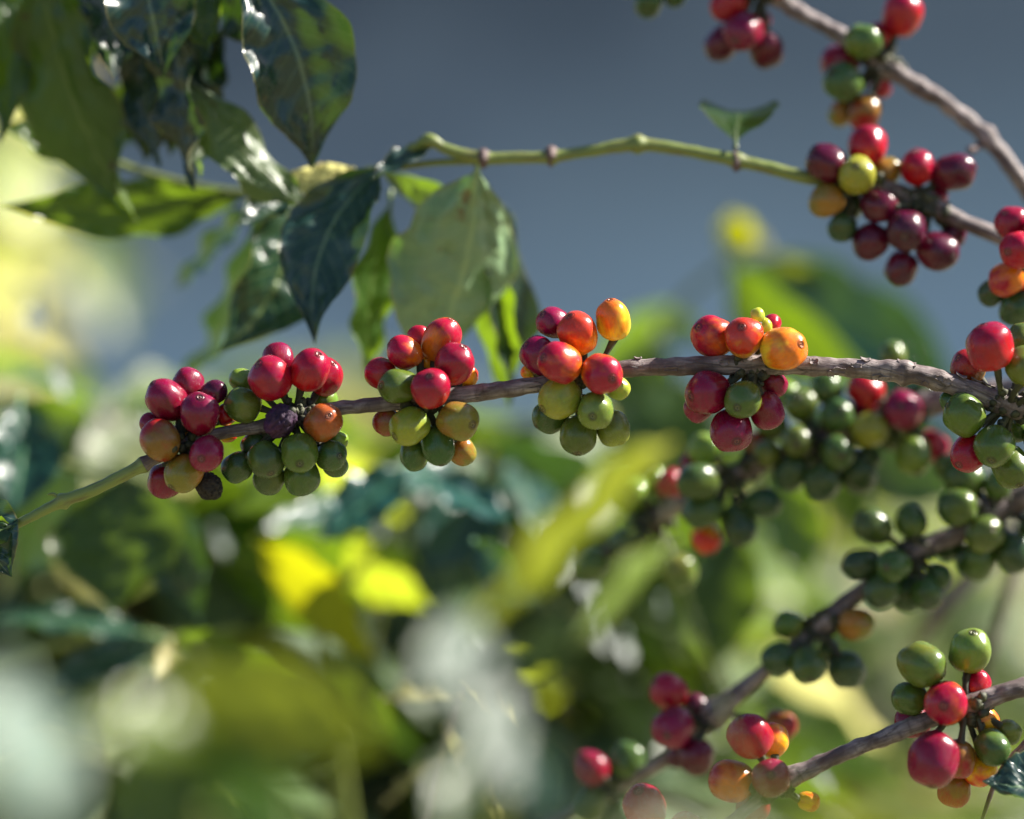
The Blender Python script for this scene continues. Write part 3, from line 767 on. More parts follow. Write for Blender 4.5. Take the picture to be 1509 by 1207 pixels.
leaf(*T, (432, 282, D2 + .03), (350, 330, D2 + .01), 74, roll=30, mat='dark', cup=.5, wave=6, bend=8, tint=(1, 1.1, 1.3))
leaf(*T, (560, 250, D2 + .01), (690, 330, D2 + .11), 70, roll=50, mat='green', cup=.4, wave=6, bend=20)

# ================================================================== UPPER LEFT: two leafy shoots coming down from above
DL = 1.46
sh = Branch('leafy_shoot', [(330, -260, DL + .02, 9), (300, -170, DL + .02, 8), (262, -90, DL + .01, 7), (235, -25, DL + .015, 6), (222, 30, DL + .02, 5), (225, 70, DL + .03, 3)],
    'hanging coffee shoot with big dark and green leaves in the top left corner', 'shoot', mats=[(0, 5, M_TWIG)], rough=.1)
A = sh.root, sh.origin
leaf(*A, (270, -20, DL + .01), (330, 168, DL + .015), 96, roll=34, mat='dark', bend=-14, cup=.4, wave=13, twist=40, tint=(.9, 1, 1.2))
leaf(*A, (130, -60, DL + .0), (168, 120, DL - .01), 110, roll=-30, mat='dark', bend=12, cup=.35, wave=13, twist=-30, tint=(.9, 1, 1.2))
leaf(*A, (215, 40, DL + .01), (236, 248, DL + .005), 84, roll=30, mat='dark', bend=-12, cup=.35, wave=12, twist=30, tint=(.7, .8, .9))
leaf(*A, (60, -50, DL + .01), (201, 327, DL + .02), 168, aim=(-.5,-.8,.1), mat='green', bend=-22, sag=12, cup=.28, wave=15, twist=12, pet=30, tint=(.85, .85, .8), label='long leaf, sunlit green')
leaf(*A, (196, -90, DL - .03), (242, 112, DL - .03), 142, roll=-14, mat='dark', bend=0, sag=14, cup=.25, wave=13, tint=(.9, 1, 1.35))
leaf(*A, (362, -50, DL - .04), (459, 250, DL - .025), 176, roll=-16, mat='dark', bend=28, sag=20, cup=.30, wave=15, twist=14, tint=(.85, 1, 1.3), label='broad dark leaf with a bent corner')
leaf(*A, (392, 8, DL - .02), (470, 150, DL - .012), 82, roll=-40, mat='dark', cup=.2, wave=13, tint=(1.5, 1.3, .7))
leaf(*A, (282, 120, DL - .01), (463, 314, DL - .01), 92, roll=158, mat='green', bend=18, sag=-8, cup=.25, wave=15, twist=-30, tint=(.75, .75, .8))
leaf(*A, (248, 20, DL - .01), (285, 282, DL - .015), 96, roll=38, mat='dark', bend=8, cup=.35, wave=15, twist=20, tint=(.8, .7, .8))
leaf(*A, (258, 90, DL), (296, 262, DL - .005), 70, roll=-60, mat='green', bend=12, cup=.3, wave=15, tint=(.9, .8, .9))
leaf(*A, (270, -60, DL - .01), (306, 78, DL - .02), 78, roll=-10, mat='green', cup=.2, wave=10, tint=(.9, .75, .6))
leaf(*A, (330, -70, DL - .01), (392, 92, DL - .005), 90, roll=30, mat='dark', cup=.2, wave=10, tint=(1, .9, .9))
leaf(*A, (150, -80, DL + .03), (250, 150, DL + .03), 150, roll=10, mat='dark', cup=.2, wave=10, tint=(.8, .8, .8))
leaf(*A, (240, 60, DL + .03), (214, 240, DL + .04), 110, roll=-20, mat='dark', cup=.2, wave=10, tint=(.9, .9, .8))
leaf(*A, (300, -80, DL + .02), (196, 92, DL + .03), 130, roll=24, mat='dark', cup=.2, wave=13, tint=(.8, .9, 1.1))
leaf(*A, (190, 20, DL + .03), (262, 214, DL + .02), 104, roll=-30, mat='dark', bend=10, cup=.3, wave=13, tint=(.7, .7, .7))
leaf(*A, (330, 40, DL + .02), (250, 230, DL + .03), 110, roll=20, mat='dark', bend=-10, cup=.3, wave=13, tint=(.7, .7, .7))
leaf(*A, (90, -90, DL + .04), (110, 150, DL + .05), 120, roll=-20, mat='green', bend=-10, cup=.3, wave=13, tint=(.8, .8, .6))
leaf(*A, (20, -100, DL + .05), (62, 96, DL + .05), 90, roll=20, mat='dark', cup=.3, wave=13)
leaf(*A, (400, 10, DL), (408, -40, DL - .01), 26, roll=60, mat='pale', cup=.3, wave=10)
for i in range(13):  # unseen leaves above the frame, added to shade the top left leaves
    rg_ = random.Random(900 + i)
    bx_, by_ = 420 + rg_.uniform(0, 380), -60 - rg_.uniform(0, 330)
    dd = DL + rg_.uniform(-.01, .10)
    leaf(*A, (bx_, by_, dd), (bx_ + rg_.uniform(-120, 160), by_ - rg_.uniform(-60, 260), dd + rg_.uniform(-.06, .06)), rg_.uniform(120, 175), roll=rg_.uniform(-50, 50), mat='dark', cup=.2, wave=15, nu=20, nv=5)
make_tube('side_twig', pxpath([(262, -90, DL + .01, 6), (400, -180, DL + .03, 6), (560, -230, DL + .05, 5), (720, -260, DL + .06, 4)], 6), M_TWIG, sh.root, sh.origin)  # added twig that carries the unseen shading leaves
sh2 = Branch('leafy_shoot', [(-160, -40, DL + .06, 8), (-70, 60, DL + .06, 7), (40, 160, DL + .06, 6), (160, 235, DL + .06, 6), (280, 272, DL + .06, 5), (370, 285, DL + .06, 4), (404, 292, DL + .06, 3)],
    'shoot behind the dark hanging leaves with a long green leaf lying level', 'shoot', mats=[(0, 6, M_TWIG)], rough=.1)
A = sh2.root, sh2.origin
leaf(*A, (362, 290, DL + .06), (4, 303, DL + .04), 92, roll=-22, mat='green', bend=16, sag=-14, cup=.2, wave=15, twist=20, tint=(.85, .9, .8), label='long level leaf with a wavy margin')
leaf(*A, (165, 205, DL + .07), (2, 186, DL + .05), 82, roll=12, mat='green', bend=6, cup=.25, wave=9, tint=(1.1, 1.1, 1))
leaf(*A, (-20, -60, DL + .02), (2, 212, DL + .01), 78, roll=-30, mat='green', bend=20, cup=.3, wave=10, tint=(.8, .8, .9))
leaf(*A, (330, 285, DL + .06), (180, 330, DL + .08), 60, roll=40, mat='green', cup=.3, wave=10)
leaf(*A, (120, 215, DL + .07), (250, 110, DL + .09), 90, roll=30, mat='green', cup=.3, wave=10, tint=(.7, .7, .7))

# ================================================================== BRANCH BEHIND THE MAIN ONE
D3 = 1.488
br = Branch('coffee_branch', [(1720, 540, D3, 22), (1560, 570, D3, 22), (1440, 586, D3, 22), (1385, 590, D3, 21), (1320, 612, D3, 15), (1230, 640, D3, 14), (1150, 672, D3, 14), (1100, 692, D3 + .005, 15),
    (1040, 722, D3 + .01, 12), (985, 753, D3 + .02, 13), (925, 790, D3 + .035, 10), (880, 822, D3 + .05, 8), (840, 850, D3 + .06, 5)],
    'blurred branch behind and below the sharp one, packed with green berries', 'branch', rough=.12,
    nodes=[(1100, 692, D3, .35, 14), (985, 753, D3, .4, 12)])
cluster(br, (1330, 600), D3, [(1316, 523, 20, .6, 'green'), (1274.5, 573.7, 27, 0, 'red'), (1274, 604, 21, .5, 'crim'), (1281.5, 633, 28, -.7, 'yelol'), (1330.5, 605, 30, -1.3, 'crim', 1325, 598),
    (1346, 670, 29, -.8, 'lgreen', 1350, 696), (1376, 658, 24, .3, 'red'), (1360, 580, 22, .8, 'dgreen'), (1312, 640, 24, .5, 'mgreen')], 'blurred bunch with a round crimson berry', 14, seed=31)
cluster(br, (1205, 650), D3, [(1180, 596, 25, -.3, 'green', 1178, 584), (1218, 572, 25, .2, 'mgreen'), (1234, 613, 26, -.6, 'mgreen', 1237, 603), (1174.5, 650, 26, -1, 'green', 1172, 655), (1234, 667, 26, -.9, 'mgreen', 1238, 672),
    (1166, 697, 27, -.6, 'dgreen'), (1211, 711, 27, -.8, 'dgreen'), (1263, 701, 28, -.7, 'dgreen'), (1280, 676, 19, .2, 'dgreen'), (1155, 580, 22, .5, 'lgreen'), (1138, 628, 22, .5, 'green'),
    (1205, 630, 24, .4, 'dgreen'), (1200, 672, 24, .3, 'dgreen'), (1255, 640, 20, .5, 'dgreen')], 'blurred dense bunch of dark green berries', 14, seed=32)
cluster(br, (1078, 700), D3, [(1039.6, 662, 25, -.4, 'lgreen'), (1016, 684, 15, .4, 'crim'), (1029, 710, 28, -.9, 'mgreen', 1005, 705, 1.1), (1130.7, 668, 20, -.2, 'green'), (1112, 654, 17, .4, 'redbr'),
    (1035, 753, 27, -.7, 'mgreen', 1010, 760, 1.1), (1087.6, 774, 26, -.7, 'dgreen', 1090, 802, 1.15), (1124, 741, 24, -.5, 'dgreen', 1150, 738, 1.15), (1041, 793, 23, .3, 'orange', 1046, 812)],
    'blurred bunch of long green berries with an orange one below', 13, seed=33)
cluster(br, (975, 757), D3 + .03, [(988, 714, 23, -.2, 'red'), (962, 706, 21, .2, 'lgreen'), (924.5, 724.6, 32, -.6, 'lgreen'), (927, 800, 26, -.4, 'mgreen'), (870, 833, 27, -.2, 'mgreen'),
    (960, 814, 26, .4, 'green'), (945, 760, 22, .3, 'green'), (1000, 842, 27, .4, 'green')], 'very blurred bunch of pale green berries at the left end', 12, seed=34)

# ================================================================== LOWER BRANCH running down to the left
D4 = 1.465
br = Branch('coffee_branch', [(1740, 640, D4 - .02, 21), (1620, 690, D4 - .01, 20), (1509, 734, D4, 19), (1462, 752, D4, 17), (1425, 781, D4, 15), (1354, 809, D4, 14), (1316, 838, D4, 12), (1270, 870, D4, 12), (1213, 917, D4, 14),
    (1165, 958, D4, 11), (1124, 992, D4, 11), (1090, 1020, D4, 14), (1054, 1050, D4, 16), (1020, 1085, D4 + .01, 13), (975, 1124, D4 + .02, 11), (900, 1166, D4 + .04, 10), (820, 1205, D4 + .05, 9), (740, 1250, D4 + .06, 8)],
    'branch with knots of dark green berries descending from the right edge to the bottom', 'branch', rough=.12,
    nodes=[(1462, 752, D4, .4, 18), (1354, 809, D4, .3, 12), (1213, 912, D4, .45, 14), (1054, 1050, D4, .5, 18)])
cluster(br, (1462, 748), D4, [(1411, 748, 29, -.6, 'mgreen'), (1451, 788, 28, -1.1, 'green', 1461, 779), (1439, 826, 30, -.3, 'mgreen'), (1495, 815, 29, -.6, 'dgreen'), (1420, 705, 31, .2, 'mgreen'), (1398, 690, 22, .8, 'green'),
    (1397, 803, 23, .4, 'dgreen'), (1470, 715, 22, -.6, 'mgreen'), (1530, 780, 30, 0, 'dgreen'), (1520, 700, 28, .6, 'mgreen')], 'bunch of plump green berries at the right edge', 17, seed=41)
cluster(br, (1345, 815), D4, [(1286, 776, 27, -.2, 'mgreen', 1265, 762, 1.12), (1343, 769, 25, -.1, 'mgreen'), (1269, 832, 26, -.3, 'dgreen', 1242, 835, 1.08), (1317, 833, 25, -1.2, 'mgreen', 1305, 836),
    (1300, 870, 27, -.5, 'dgreen'), (1336, 876, 26, -.1, 'dgreen'), (1366, 875, 25, -.5, 'dgreen'), (1383, 850, 20, .2, 'dgreen'), (1340, 845, 20, .6, 'dgreen')],
    'bunch of dark green berries hanging under a knot', 13, seed=42)
cluster(br, (1213, 918), D4, [(1162, 921, 22, -.2, 'green', 1145, 914), (1148, 971, 25, -.2, 'dgreen'), (1191, 981, 27, -.6, 'mgreen', 1193, 1000), (1247, 988, 28, -.4, 'dgreen'), (1260.5, 920, 26, 0, 'olive'),
    (1222, 960, 18, .5, 'dgreen')], 'bunch of five green berries and one brown one', 12, seed=43)
cluster(br, (1045, 1056), D4, [(984.7, 1019, 28, -.3, 'red', 965, 1005), (992, 1072, 30, -.4, 'crim', 982, 1082), (1026, 1040, 19, .4, 'dkcrim'), (1026, 1114, 28, 0, 'dkcrim'), (1148, 1070, 25, .4, 'redbr'),
    (1000, 1115, 18, .6, 'dkcrim')], 'bunch of red berries on the lower part of the stem', 14, seed=44)
cluster(br, (905, 1163), D4 + .04, [(870, 1132, 28, -.3, 'crim'), (924.5, 1122, 28, -.2, 'mgreen'), (868, 1184, 27, -.2, 'mgreen'), (915, 1205, 25, .2, 'dgreen')], 'dull green and red berries near the bottom', 10, seed=45)

# ================================================================== NEAR BRANCH at the lower right
D5 = 1.355
br = Branch('coffee_branch', [(1760, 965, D5 + .02, 18), (1620, 985, D5 + .01, 17), (1509, 1014, D5, 15), (1470, 1024, D5, 15), (1434, 1039, D5, 15), (1395, 1050, D5, 14), (1354, 1066, D5, 13), (1310, 1084, D5, 13), (1270, 1099, D5, 12),
    (1235, 1114, D5, 12), (1199, 1130, D5, 13), (1166, 1145, D5, 13), (1135, 1165, D5, 11), (1090, 1200, D5, 9), (1040, 1235, D5, 8), (980, 1260, D5, 7)],
    'grey barked branch low at the right carrying sunlit red and striped green berries', 'branch', rough=.16, segs=16, step=2.6,
    nodes=[(1425, 1040, D5, .25, 18), (1166, 1145, D5, .35, 14)])
cluster(br, (1425, 1042), D5, [(1359, 979, 34, -.2, 'green', 1392, 993), (1429.6, 959.5, 33, -.1, 'lgreen', 1432, 932), (1340, 1030, 26, .3, 'green', 1316, 1022), (1394, 1035.6, 33, -1.4, 'redor', 1387, 1038),
    (1440, 1008, 21, .8, 'red'), (1375.6, 1119, 39, -1.2, 'crim', 1372, 1156), (1411, 1119, 28, 0, 'redbr'), (1452, 1061, 21, .7, 'orange'), (1462.5, 1102, 27, -.5, 'mgreen', 1476, 1122),
    (1486, 1079, 19, .5, 'green'), (1443.7, 1133, 27, .5, 'orange'), (1345, 1064, 27, .8, 'crim'), (1406, 1163, 27, .8, 'redbr')],
    'bunch with two striped green berries above and a big crimson one below', 14, seed=51)
cluster(br, (1140, 1160), D5, [(1105, 1084, 34, -.7, 'red', 1090, 1056), (1139, 1090, 25, .2, 'orange'), (1077, 1150, 33, -.3, 'redor'), (1136, 1146, 30, -1.3, 'crim', 1134, 1139), (1192, 1181, 16, .3, 'orange'),
    (1110, 1190, 26, .4, 'red')], 'bunch led by a glossy bright red berry', 12, seed=52)
cluster(br, (985, 1258), D5, [(950, 1188, 34, -.3, 'red', 940, 1163), (1010, 1225, 30, 0, 'red'), (920, 1240, 30, 0, 'red')], 'single pinkish berry above the bottom edge', 8, seed=53)
B5 = br.root, br.origin
leaf(*B5, (1600, 1130, D5), (1448, 1150, D5 - .01), 118, roll=35, mat='dark', bend=22, cup=.3, wave=9, twist=20, tint=(.9, 1.1, 1.3), label='dark crinkled leaf in the bottom right corner')
leaf(*B5, (1620, 1140, D5 + .02), (1500, 1230, D5), 90, roll=-20, mat='green', cup=.3, wave=7)
tg = Branch('dry_twig', [(1640, 985, 1.37, 9), (1560, 1050, 1.37, 8), (1509, 1100, 1.37, 7), (1490, 1120, 1.37, 6), (1468, 1150, 1.37, 4), (1440, 1230, 1.37, 3)],
    'short dark twig at the right edge behind the striped green berries', 'twig', rough=.2)
tg2 = Branch('dry_twig', [(1500, 800, 1.62, 7), (1485, 870, 1.62, 8), (1470, 930, 1.63, 7), (1455, 985, 1.64, 5), (1450, 1040, 1.65, 5), (1420, 1100, 1.66, 4)],
    'thin dark twig hanging in the gap at the right below the green berries', 'twig', rough=.2)
tg3 = Branch('dry_twig', [(1560, 720, 1.68, 14), (1480, 800, 1.68, 13), (1420, 860, 1.68, 14), (1375, 910, 1.68, 12), (1340, 960, 1.7, 6)],
    'blurred thick stub slanting behind the hanging green berries', 'twig', rough=.15)

# ================================================================== BLURRED LEAVES BEHIND
def shoot(pts, label, leaves, name='leafy_shoot', cat='shoot', group=None, mat=M_TWIG, rough=.1):
    b = Branch(name, pts, label, cat, group, mats=[(0, len(pts) - 1, mat)], rough=rough, segs=8, step=8)
    for lf in leaves:
        lf = dict(lf); lf.setdefault('nu', 20); lf.setdefault('nv', 5)
        leaf(b.root, b.origin, lf.pop('b'), lf.pop('t'), lf.pop('w'), **lf)
    return b
shoot([(900, 900, 1.85, 8), (925, 700, 1.86, 7), (955, 520, 1.88, 6), (1000, 450, 1.9, 6), (1050, 405, 1.9, 5), (1090, 372, 1.9, 4), (1088, 345, 1.9, 3)],
    'blurred shoot with a lime tip and broad green leaves above the orange berries', [
    dict(b=(1075, 385, 1.84), t=(1290, 560, 1.82), w=130, aim=(-.6,-.75,-.1), mat='green', bend=-30, sag=10, cup=.3, wave=6, tint=(.7, .8, .5)),
    dict(b=(1075, 395, 1.9), t=(1365, 545, 1.88), w=215, aim=(-.1,-.9,.35), pucker=.03, mat='dark', bend=-30, cup=.3, wave=6, tint=(1.3, 2.2, 2.6)),
    dict(b=(1130, 372, 1.88), t=(1296, 445, 1.9), w=52, aim=(-.6,-.75,-.1), mat='young', bend=-12, cup=.3, wave=4, tint=(.45, .55, .4)),
    dict(b=(1098, 372, 1.9), t=(1070, 312, 1.88), w=58, roll=0, mat='yellow', cup=.2, wave=2, tint=(.8, .95, .4)),
    dict(b=(1100, 370, 1.9), t=(1128, 345, 1.9), w=30, roll=20, mat='pale', cup=.2, wave=2),
    dict(b=(965, 500, 1.88), t=(925, 660, 1.86), w=110, roll=20, mat='green', cup=.2, wave=4, tint=(.8, .8, .7)),
    dict(b=(1000, 450, 1.9), t=(860, 560, 1.95), w=70, roll=40, mat='green', cup=.2, wave=4),
    dict(b=(1180, 430, 1.95), t=(1420, 600, 1.9), w=170, roll=10, mat='dark', cup=.2, wave=6, tint=(1, 1.8, 2.2)),
    dict(b=(1010, 560, 1.84), t=(940, 740, 1.8), w=160, roll=10, mat='green', cup=.2, wave=4, tint=(.8, .8, .6)),
    dict(b=(1040, 500, 1.9), t=(900, 480, 2.0), w=80, roll=40, mat='green', cup=.2, wave=4, tint=(.9, .9, .6))])
shoot([(1290, 600, 1.72, 7), (1200, 660, 1.72, 6), (1130, 690, 1.72, 6), (1095, 740, 1.72, 5), (1080, 790, 1.72, 4)],
    'blurred shoot with green leaves hanging in the gap below the long berries', [
    dict(b=(1130, 690, 1.72), t=(1192, 862, 1.72), w=92, roll=-10, mat='green', bend=8, cup=.2, wave=4, tint=(1, 1.1, 1)),
    dict(b=(1090, 785, 1.70), t=(1058, 985, 1.68), w=118, roll=14, mat='green', bend=-8, cup=.25, wave=4, tint=(.55, .6, .5)),
    dict(b=(1240, 640, 1.74), t=(1262, 790, 1.75), w=70, roll=20, mat='green', cup=.2, wave=4, tint=(.9, .9, .8)),
    dict(b=(1290, 620, 1.74), t=(1400, 740, 1.76), w=150, roll=20, mat='dark', cup=.2, wave=4, tint=(1, 1.6, 1.5)),
    dict(b=(1080, 790, 1.70), t=(1010, 930, 1.74), w=90, roll=35, mat='dark', cup=.2, wave=4, tint=(1, 1.3, 1.2))])
shoot([(-80, 560, 1.62, 8), (20, 640, 1.6, 7), (110, 690, 1.6, 6), (190, 705, 1.58, 5), (240, 720, 1.58, 4)],
    'blurred shoot at the left below the green tip with a round dark leaf', [
    dict(b=(190, 700, 1.58), t=(172, 905, 1.56), w=205, roll=12, mat='green', bend=-6, cup=.2, wave=5, tint=(.6, .6, .5)),
    dict(b=(235, 715, 1.6), t=(292, 915, 1.6), w=120, roll=30, mat='dark', bend=8, cup=.3, wave=5, tint=(.9, 1.3, 1.4)),
    dict(b=(30, 590, 1.58), t=(14, 760, 1.56), w=120, roll=-20, mat='dark', bend=12, cup=.3, wave=5, tint=(.8, 1.5, 1.5)),
    dict(b=(120, 690, 1.62), t=(20, 860, 1.66), w=110, roll=30, mat='dark', cup=.2, wave=4, tint=(.9, 1.2, 1)),
    dict(b=(-20, 600, 1.58), t=(-60, 760, 1.56), w=120, roll=-10, mat='green', cup=.2, wave=4)])
shoot([(-60, 1010, 1.7, 8), (60, 960, 1.66, 7), (170, 930, 1.64, 6), (250, 940, 1.62, 5), (320, 960, 1.62, 4)],
    'blurred level shoot at the left with narrow leaves over darkness', [
    dict(b=(225, 935, 1.62), t=(-20, 915, 1.6), w=62, roll=42, mat='dark', bend=-14, cup=.3, wave=6, tint=(1, 1.5, 1.2)),
    dict(b=(60, 800, 1.66), t=(190, 920, 1.64), w=40, roll=30, mat='pale', cup=.3, wave=4, tint=(.35, .5, .35)),
    dict(b=(240, 945, 1.6), t=(60, 1010, 1.58), w=70, roll=30, mat='dark', cup=.3, wave=6, tint=(1, 1.3, 1.1)),
    dict(b=(250, 950, 1.6), t=(236, 1010, 1.58), w=44, roll=-30, mat='pale', cup=.4, wave=6, label='small dry pale leaf'),
    dict(b=(250, 940, 1.62), t=(440, 1010, 1.6), w=100, roll=30, mat='green', cup=.3, wave=6, tint=(.7, .7, .6))])
shoot([(520, 1240, 1.75, 9), (500, 1100, 1.73, 8), (470, 960, 1.70, 7), (520, 850, 1.70, 6), (600, 770, 1.70, 6), (680, 720, 1.70, 5), (760, 680, 1.70, 4)],
    'blurred shoot below the middle with yellow, lime and blue glossy leaves', [
    dict(b=(380, 800, 1.68), t=(560, 985, 1.66), w=100, aim=(-.6,-.75,-.1), mat='yellow', bend=14, cup=.2, wave=5, tint=(.62, .72, .3)),
    dict(b=(515, 790, 1.70), t=(640, 900, 1.72), w=130, aim=(-.6,-.75,-.1), mat='young', cup=.2, wave=4, tint=(1.1, 1.3, .8)),
    dict(b=(700, 690, 1.70), t=(620, 850, 1.66), w=130, aim=(.57,-.66,.5), mat='dark', bend=10, cup=.3, wave=5, tint=(1, 1.4, 1.6)),
    dict(b=(700, 700, 1.68), t=(560, 720, 1.60), w=90, roll=50, mat='dark', cup=.3, wave=5, tint=(1, 1.5, 1.6)),
    dict(b=(760, 680, 1.70), t=(800, 800, 1.65), w=110, aim=(.57,-.66,.5), mat='dark', cup=.2, wave=5, tint=(1, 1.4, 1.6)),
    dict(b=(720, 660, 1.72), t=(900, 700, 1.70), w=100, roll=40, mat='dark', cup=.2, wave=5, tint=(1, 1.6, 1.5)),
    dict(b=(540, 740, 1.75), t=(390, 780, 1.70), w=80, roll=45, mat='dark', cup=.2, wave=5, tint=(1, 1.4, 1.3)),
    dict(b=(520, 850, 1.70), t=(380, 900, 1.75), w=120, roll=20, mat='green', cup=.2, wave=5, tint=(.7, .8, .7)),
    dict(b=(640, 740, 1.70), t=(680, 930, 1.70), w=120, roll=15, mat='dark', cup=.2, wave=5, tint=(1, 1.3, 1.1)),
    dict(b=(600, 690, 1.60), t=(470, 800, 1.58), w=96, roll=24, mat='dark', cup=.3, wave=8, tint=(1, 2.0, 2.4)),
    dict(b=(620, 700, 1.60), t=(760, 770, 1.58), w=80, aim=(.5,-.7,.5), mat='dark', cup=.3, wave=8, tint=(1, 1.8, 2.4)),
    dict(b=(470, 690, 1.62), t=(340, 760, 1.60), w=86, aim=(-.6,-.75,-.1), mat='young', cup=.3, wave=6, tint=(.6, .7, .4)),
    dict(b=(700, 800, 1.55), t=(800, 900, 1.50), w=80, roll=20, mat='dark', cup=.3, wave=8, tint=(1, 1.5, 1.6)),
    dict(b=(520, 720, 1.75), t=(420, 850, 1.78), w=150, roll=10, mat='green', cup=.2, wave=5, tint=(.9, .9, .7)),
    dict(b=(470, 960, 1.70), t=(580, 1100, 1.68), w=110, roll=10, mat='green', cup=.2, wave=5, tint=(.6, .6, .5)),
    dict(b=(480, 1000, 1.70), t=(360, 1130, 1.70), w=120, roll=10, mat='dark', cup=.2, wave=5, tint=(1, 1.1, .9))])

# ================================================================== BLURRED LEAVES IN FRONT
shoot([(720, 1330, .98, 9), (735, 1200, .98, 8), (742, 1060, .98, 7), (700, 930, .98, 6), (690, 890, .98, 4)],
    'out of focus shoot in front at bottom centre with pale sky reflecting leaves', [
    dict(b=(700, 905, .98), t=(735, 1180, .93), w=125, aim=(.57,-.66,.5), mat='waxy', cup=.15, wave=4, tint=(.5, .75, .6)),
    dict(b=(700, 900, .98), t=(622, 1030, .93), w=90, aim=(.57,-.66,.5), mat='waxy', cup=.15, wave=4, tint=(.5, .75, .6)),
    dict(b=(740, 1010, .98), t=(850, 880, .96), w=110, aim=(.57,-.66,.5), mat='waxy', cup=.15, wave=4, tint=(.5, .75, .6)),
    dict(b=(742, 1060, .98), t=(640, 1240, .95), w=120, aim=(.3,-.8,.5), mat='green', cup=.15, wave=4, tint=(.6, .8, .7)),
    dict(b=(742, 1060, .98), t=(840, 1230, .95), w=110, aim=(.2,-.9,.5), mat='dark', cup=.15, wave=4, tint=(1.1, 1.2, 1.3))])
shoot([(1180, 1330, 1.13, 2), (1120, 1180, 1.13, 2), (1060, 1020, 1.13, 1.6), (1010, 880, 1.13, 1.5), (985, 760, 1.13, 1.5), (980, 655, 1.13, 1.4)],
    'out of focus shoot in front of the pale berries with a long yellow green leaf', [
    dict(b=(985, 655, 1.10), t=(690, 935, .97), w=165, aim=(-.7,-.7,-.1), mat='yellow', bend=-14, sag=8, cup=.2, wave=5, tint=(1.25, 1.3, .1)),
    dict(b=(992, 800, 1.15), t=(850, 945, 1.05), w=76, aim=(-.6,-.75,-.1), mat='young', cup=.2, wave=4, tint=(.7, .8, .6))])
shoot([(300, 1340, .92, 10), (305, 1200, .92, 9), (300, 1080, .92, 8), (280, 1000, .92, 6), (250, 960, .92, 4)],
    'out of focus broad olive leaves in front at the bottom left', [
    dict(b=(200, 1040, .92), t=(580, 1100, .9), w=190, aim=(-.3,-.8,.3), mat='young', bend=20, cup=.15, wave=5, tint=(.5, .5, .3)),
    dict(b=(330, 1060, .92), t=(110, 1080, .88), w=120, aim=(-.3,-.8,.3), mat='young', cup=.15, wave=5, tint=(.6, .6, .35)),
    dict(b=(300, 1080, .92), t=(470, 1260, .9), w=150, roll=30, mat='dark', cup=.15, wave=5, tint=(1.3, 1.3, 1)),
    dict(b=(300, 1100, .92), t=(160, 1260, .9), w=150, roll=20, mat='dark', cup=.15, wave=5, tint=(1.3, 1.3, 1))])
shoot([(-60, 1340, .84, 9), (-40, 1200, .84, 8), (0, 1080, .84, 7), (10, 1000, .84, 5)],
    'out of focus pale grey leaf in front in the bottom left corner', [
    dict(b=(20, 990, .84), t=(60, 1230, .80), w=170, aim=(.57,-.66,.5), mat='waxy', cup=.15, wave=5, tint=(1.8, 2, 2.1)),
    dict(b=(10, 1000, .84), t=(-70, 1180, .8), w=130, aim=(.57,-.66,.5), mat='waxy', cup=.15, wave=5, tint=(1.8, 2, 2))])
shoot([(1250, 1400, .80, 8), (1230, 1300, .8, 8), (1200, 1240, .8, 7), (1150, 1215, .8, 5)],
    'out of focus light green leaves in front along the bottom right', [
    dict(b=(1150, 1245, .80), t=(880, 1225, .78), w=100, roll=30, mat='young', cup=.15, wave=4, tint=(.36, .42, .5)),
    dict(b=(1170, 1240, .80), t=(1400, 1235, .78), w=100, roll=20, mat='young', cup=.15, wave=4, tint=(.36, .42, .5)),
    dict(b=(1200, 1230, .80), t=(1080, 1160, .78), w=80, roll=20, mat='young', cup=.15, wave=4, tint=(.36, .42, .5)),
    dict(b=(1230, 1275, .80), t=(1540, 1245, .78), w=110, roll=30, mat='green', cup=.15, wave=4, tint=(.6, .6, .7))])


# small glossy leaves far enough back to turn into discs of light
GL = [(150, 640, 60), (228, 632, 50), (600, 868, 60), (640, 742, 66), (735, 772, 40), (868, 872, 44), (886, 936, 44), (842, 840, 36), (690, 950, 46),
      (930, 958, 40), (570, 800, 40), (430, 880, 40), (330, 800, 36), (505, 930, 36), (90, 560, 50), (60, 470, 60), (985, 905, 34), (1210, 1150, 40), (700, 1120, 34), (470, 1090, 30)]
gb = Branch('leafy_shoot', [(420, 1500, 1.76, 6), (470, 1250, 1.76, 6), (520, 1050, 1.76, 5), (560, 900, 1.76, 4), (600, 800, 1.76, 3)], 'thin shoot among the lower bushes with small glossy leaves catching the sun', 'shoot',
            mats=[(0, 4, M_TWIG)], segs=8, step=10)
for i, (x, y, s) in enumerate(GL):
    rg_ = random.Random(i); d_ = 1.66 + .2 * rg_.random(); an = rg_.uniform(-.9, .9)
    leaf(gb.root, gb.origin, (x - 10, y - s * .5, d_), (x + s * .4 * math.sin(an), y + s * .6, d_ - .01), s * .55, aim=(.57 + rg_.uniform(-.1, .1), -.66, .5 + rg_.uniform(-.1, .1)), mat='waxy', cup=.1, wave=1, nu=12, nv=3, tint=(1, 1.1, 1.3), pet=14)
dt = Branch('dry_twig', [(610, 1300, 1.62, 6), (640, 1180, 1.62, 5), (662, 1085, 1.61, 5), (690, 1000, 1.6, 4)], 'pale dry twig with curled dead leaves at the bottom centre', 'twig', mats=[(0, 3, M_BARK)], segs=8, rough=.2)
leaf(dt.root, dt.origin, (664, 1078, 1.61), (738, 1205, 1.58), 34, aim=(.6, -.5, .3), mat='pale', cup=.8, wave=6, twist=60, bend=-10)
leaf(dt.root, dt.origin, (655, 1120, 1.61), (560, 1190, 1.6), 30, aim=(.2, -.5, .8), mat='pale', cup=.8, wave=6, twist=60, tint=(.5, .5, .4))
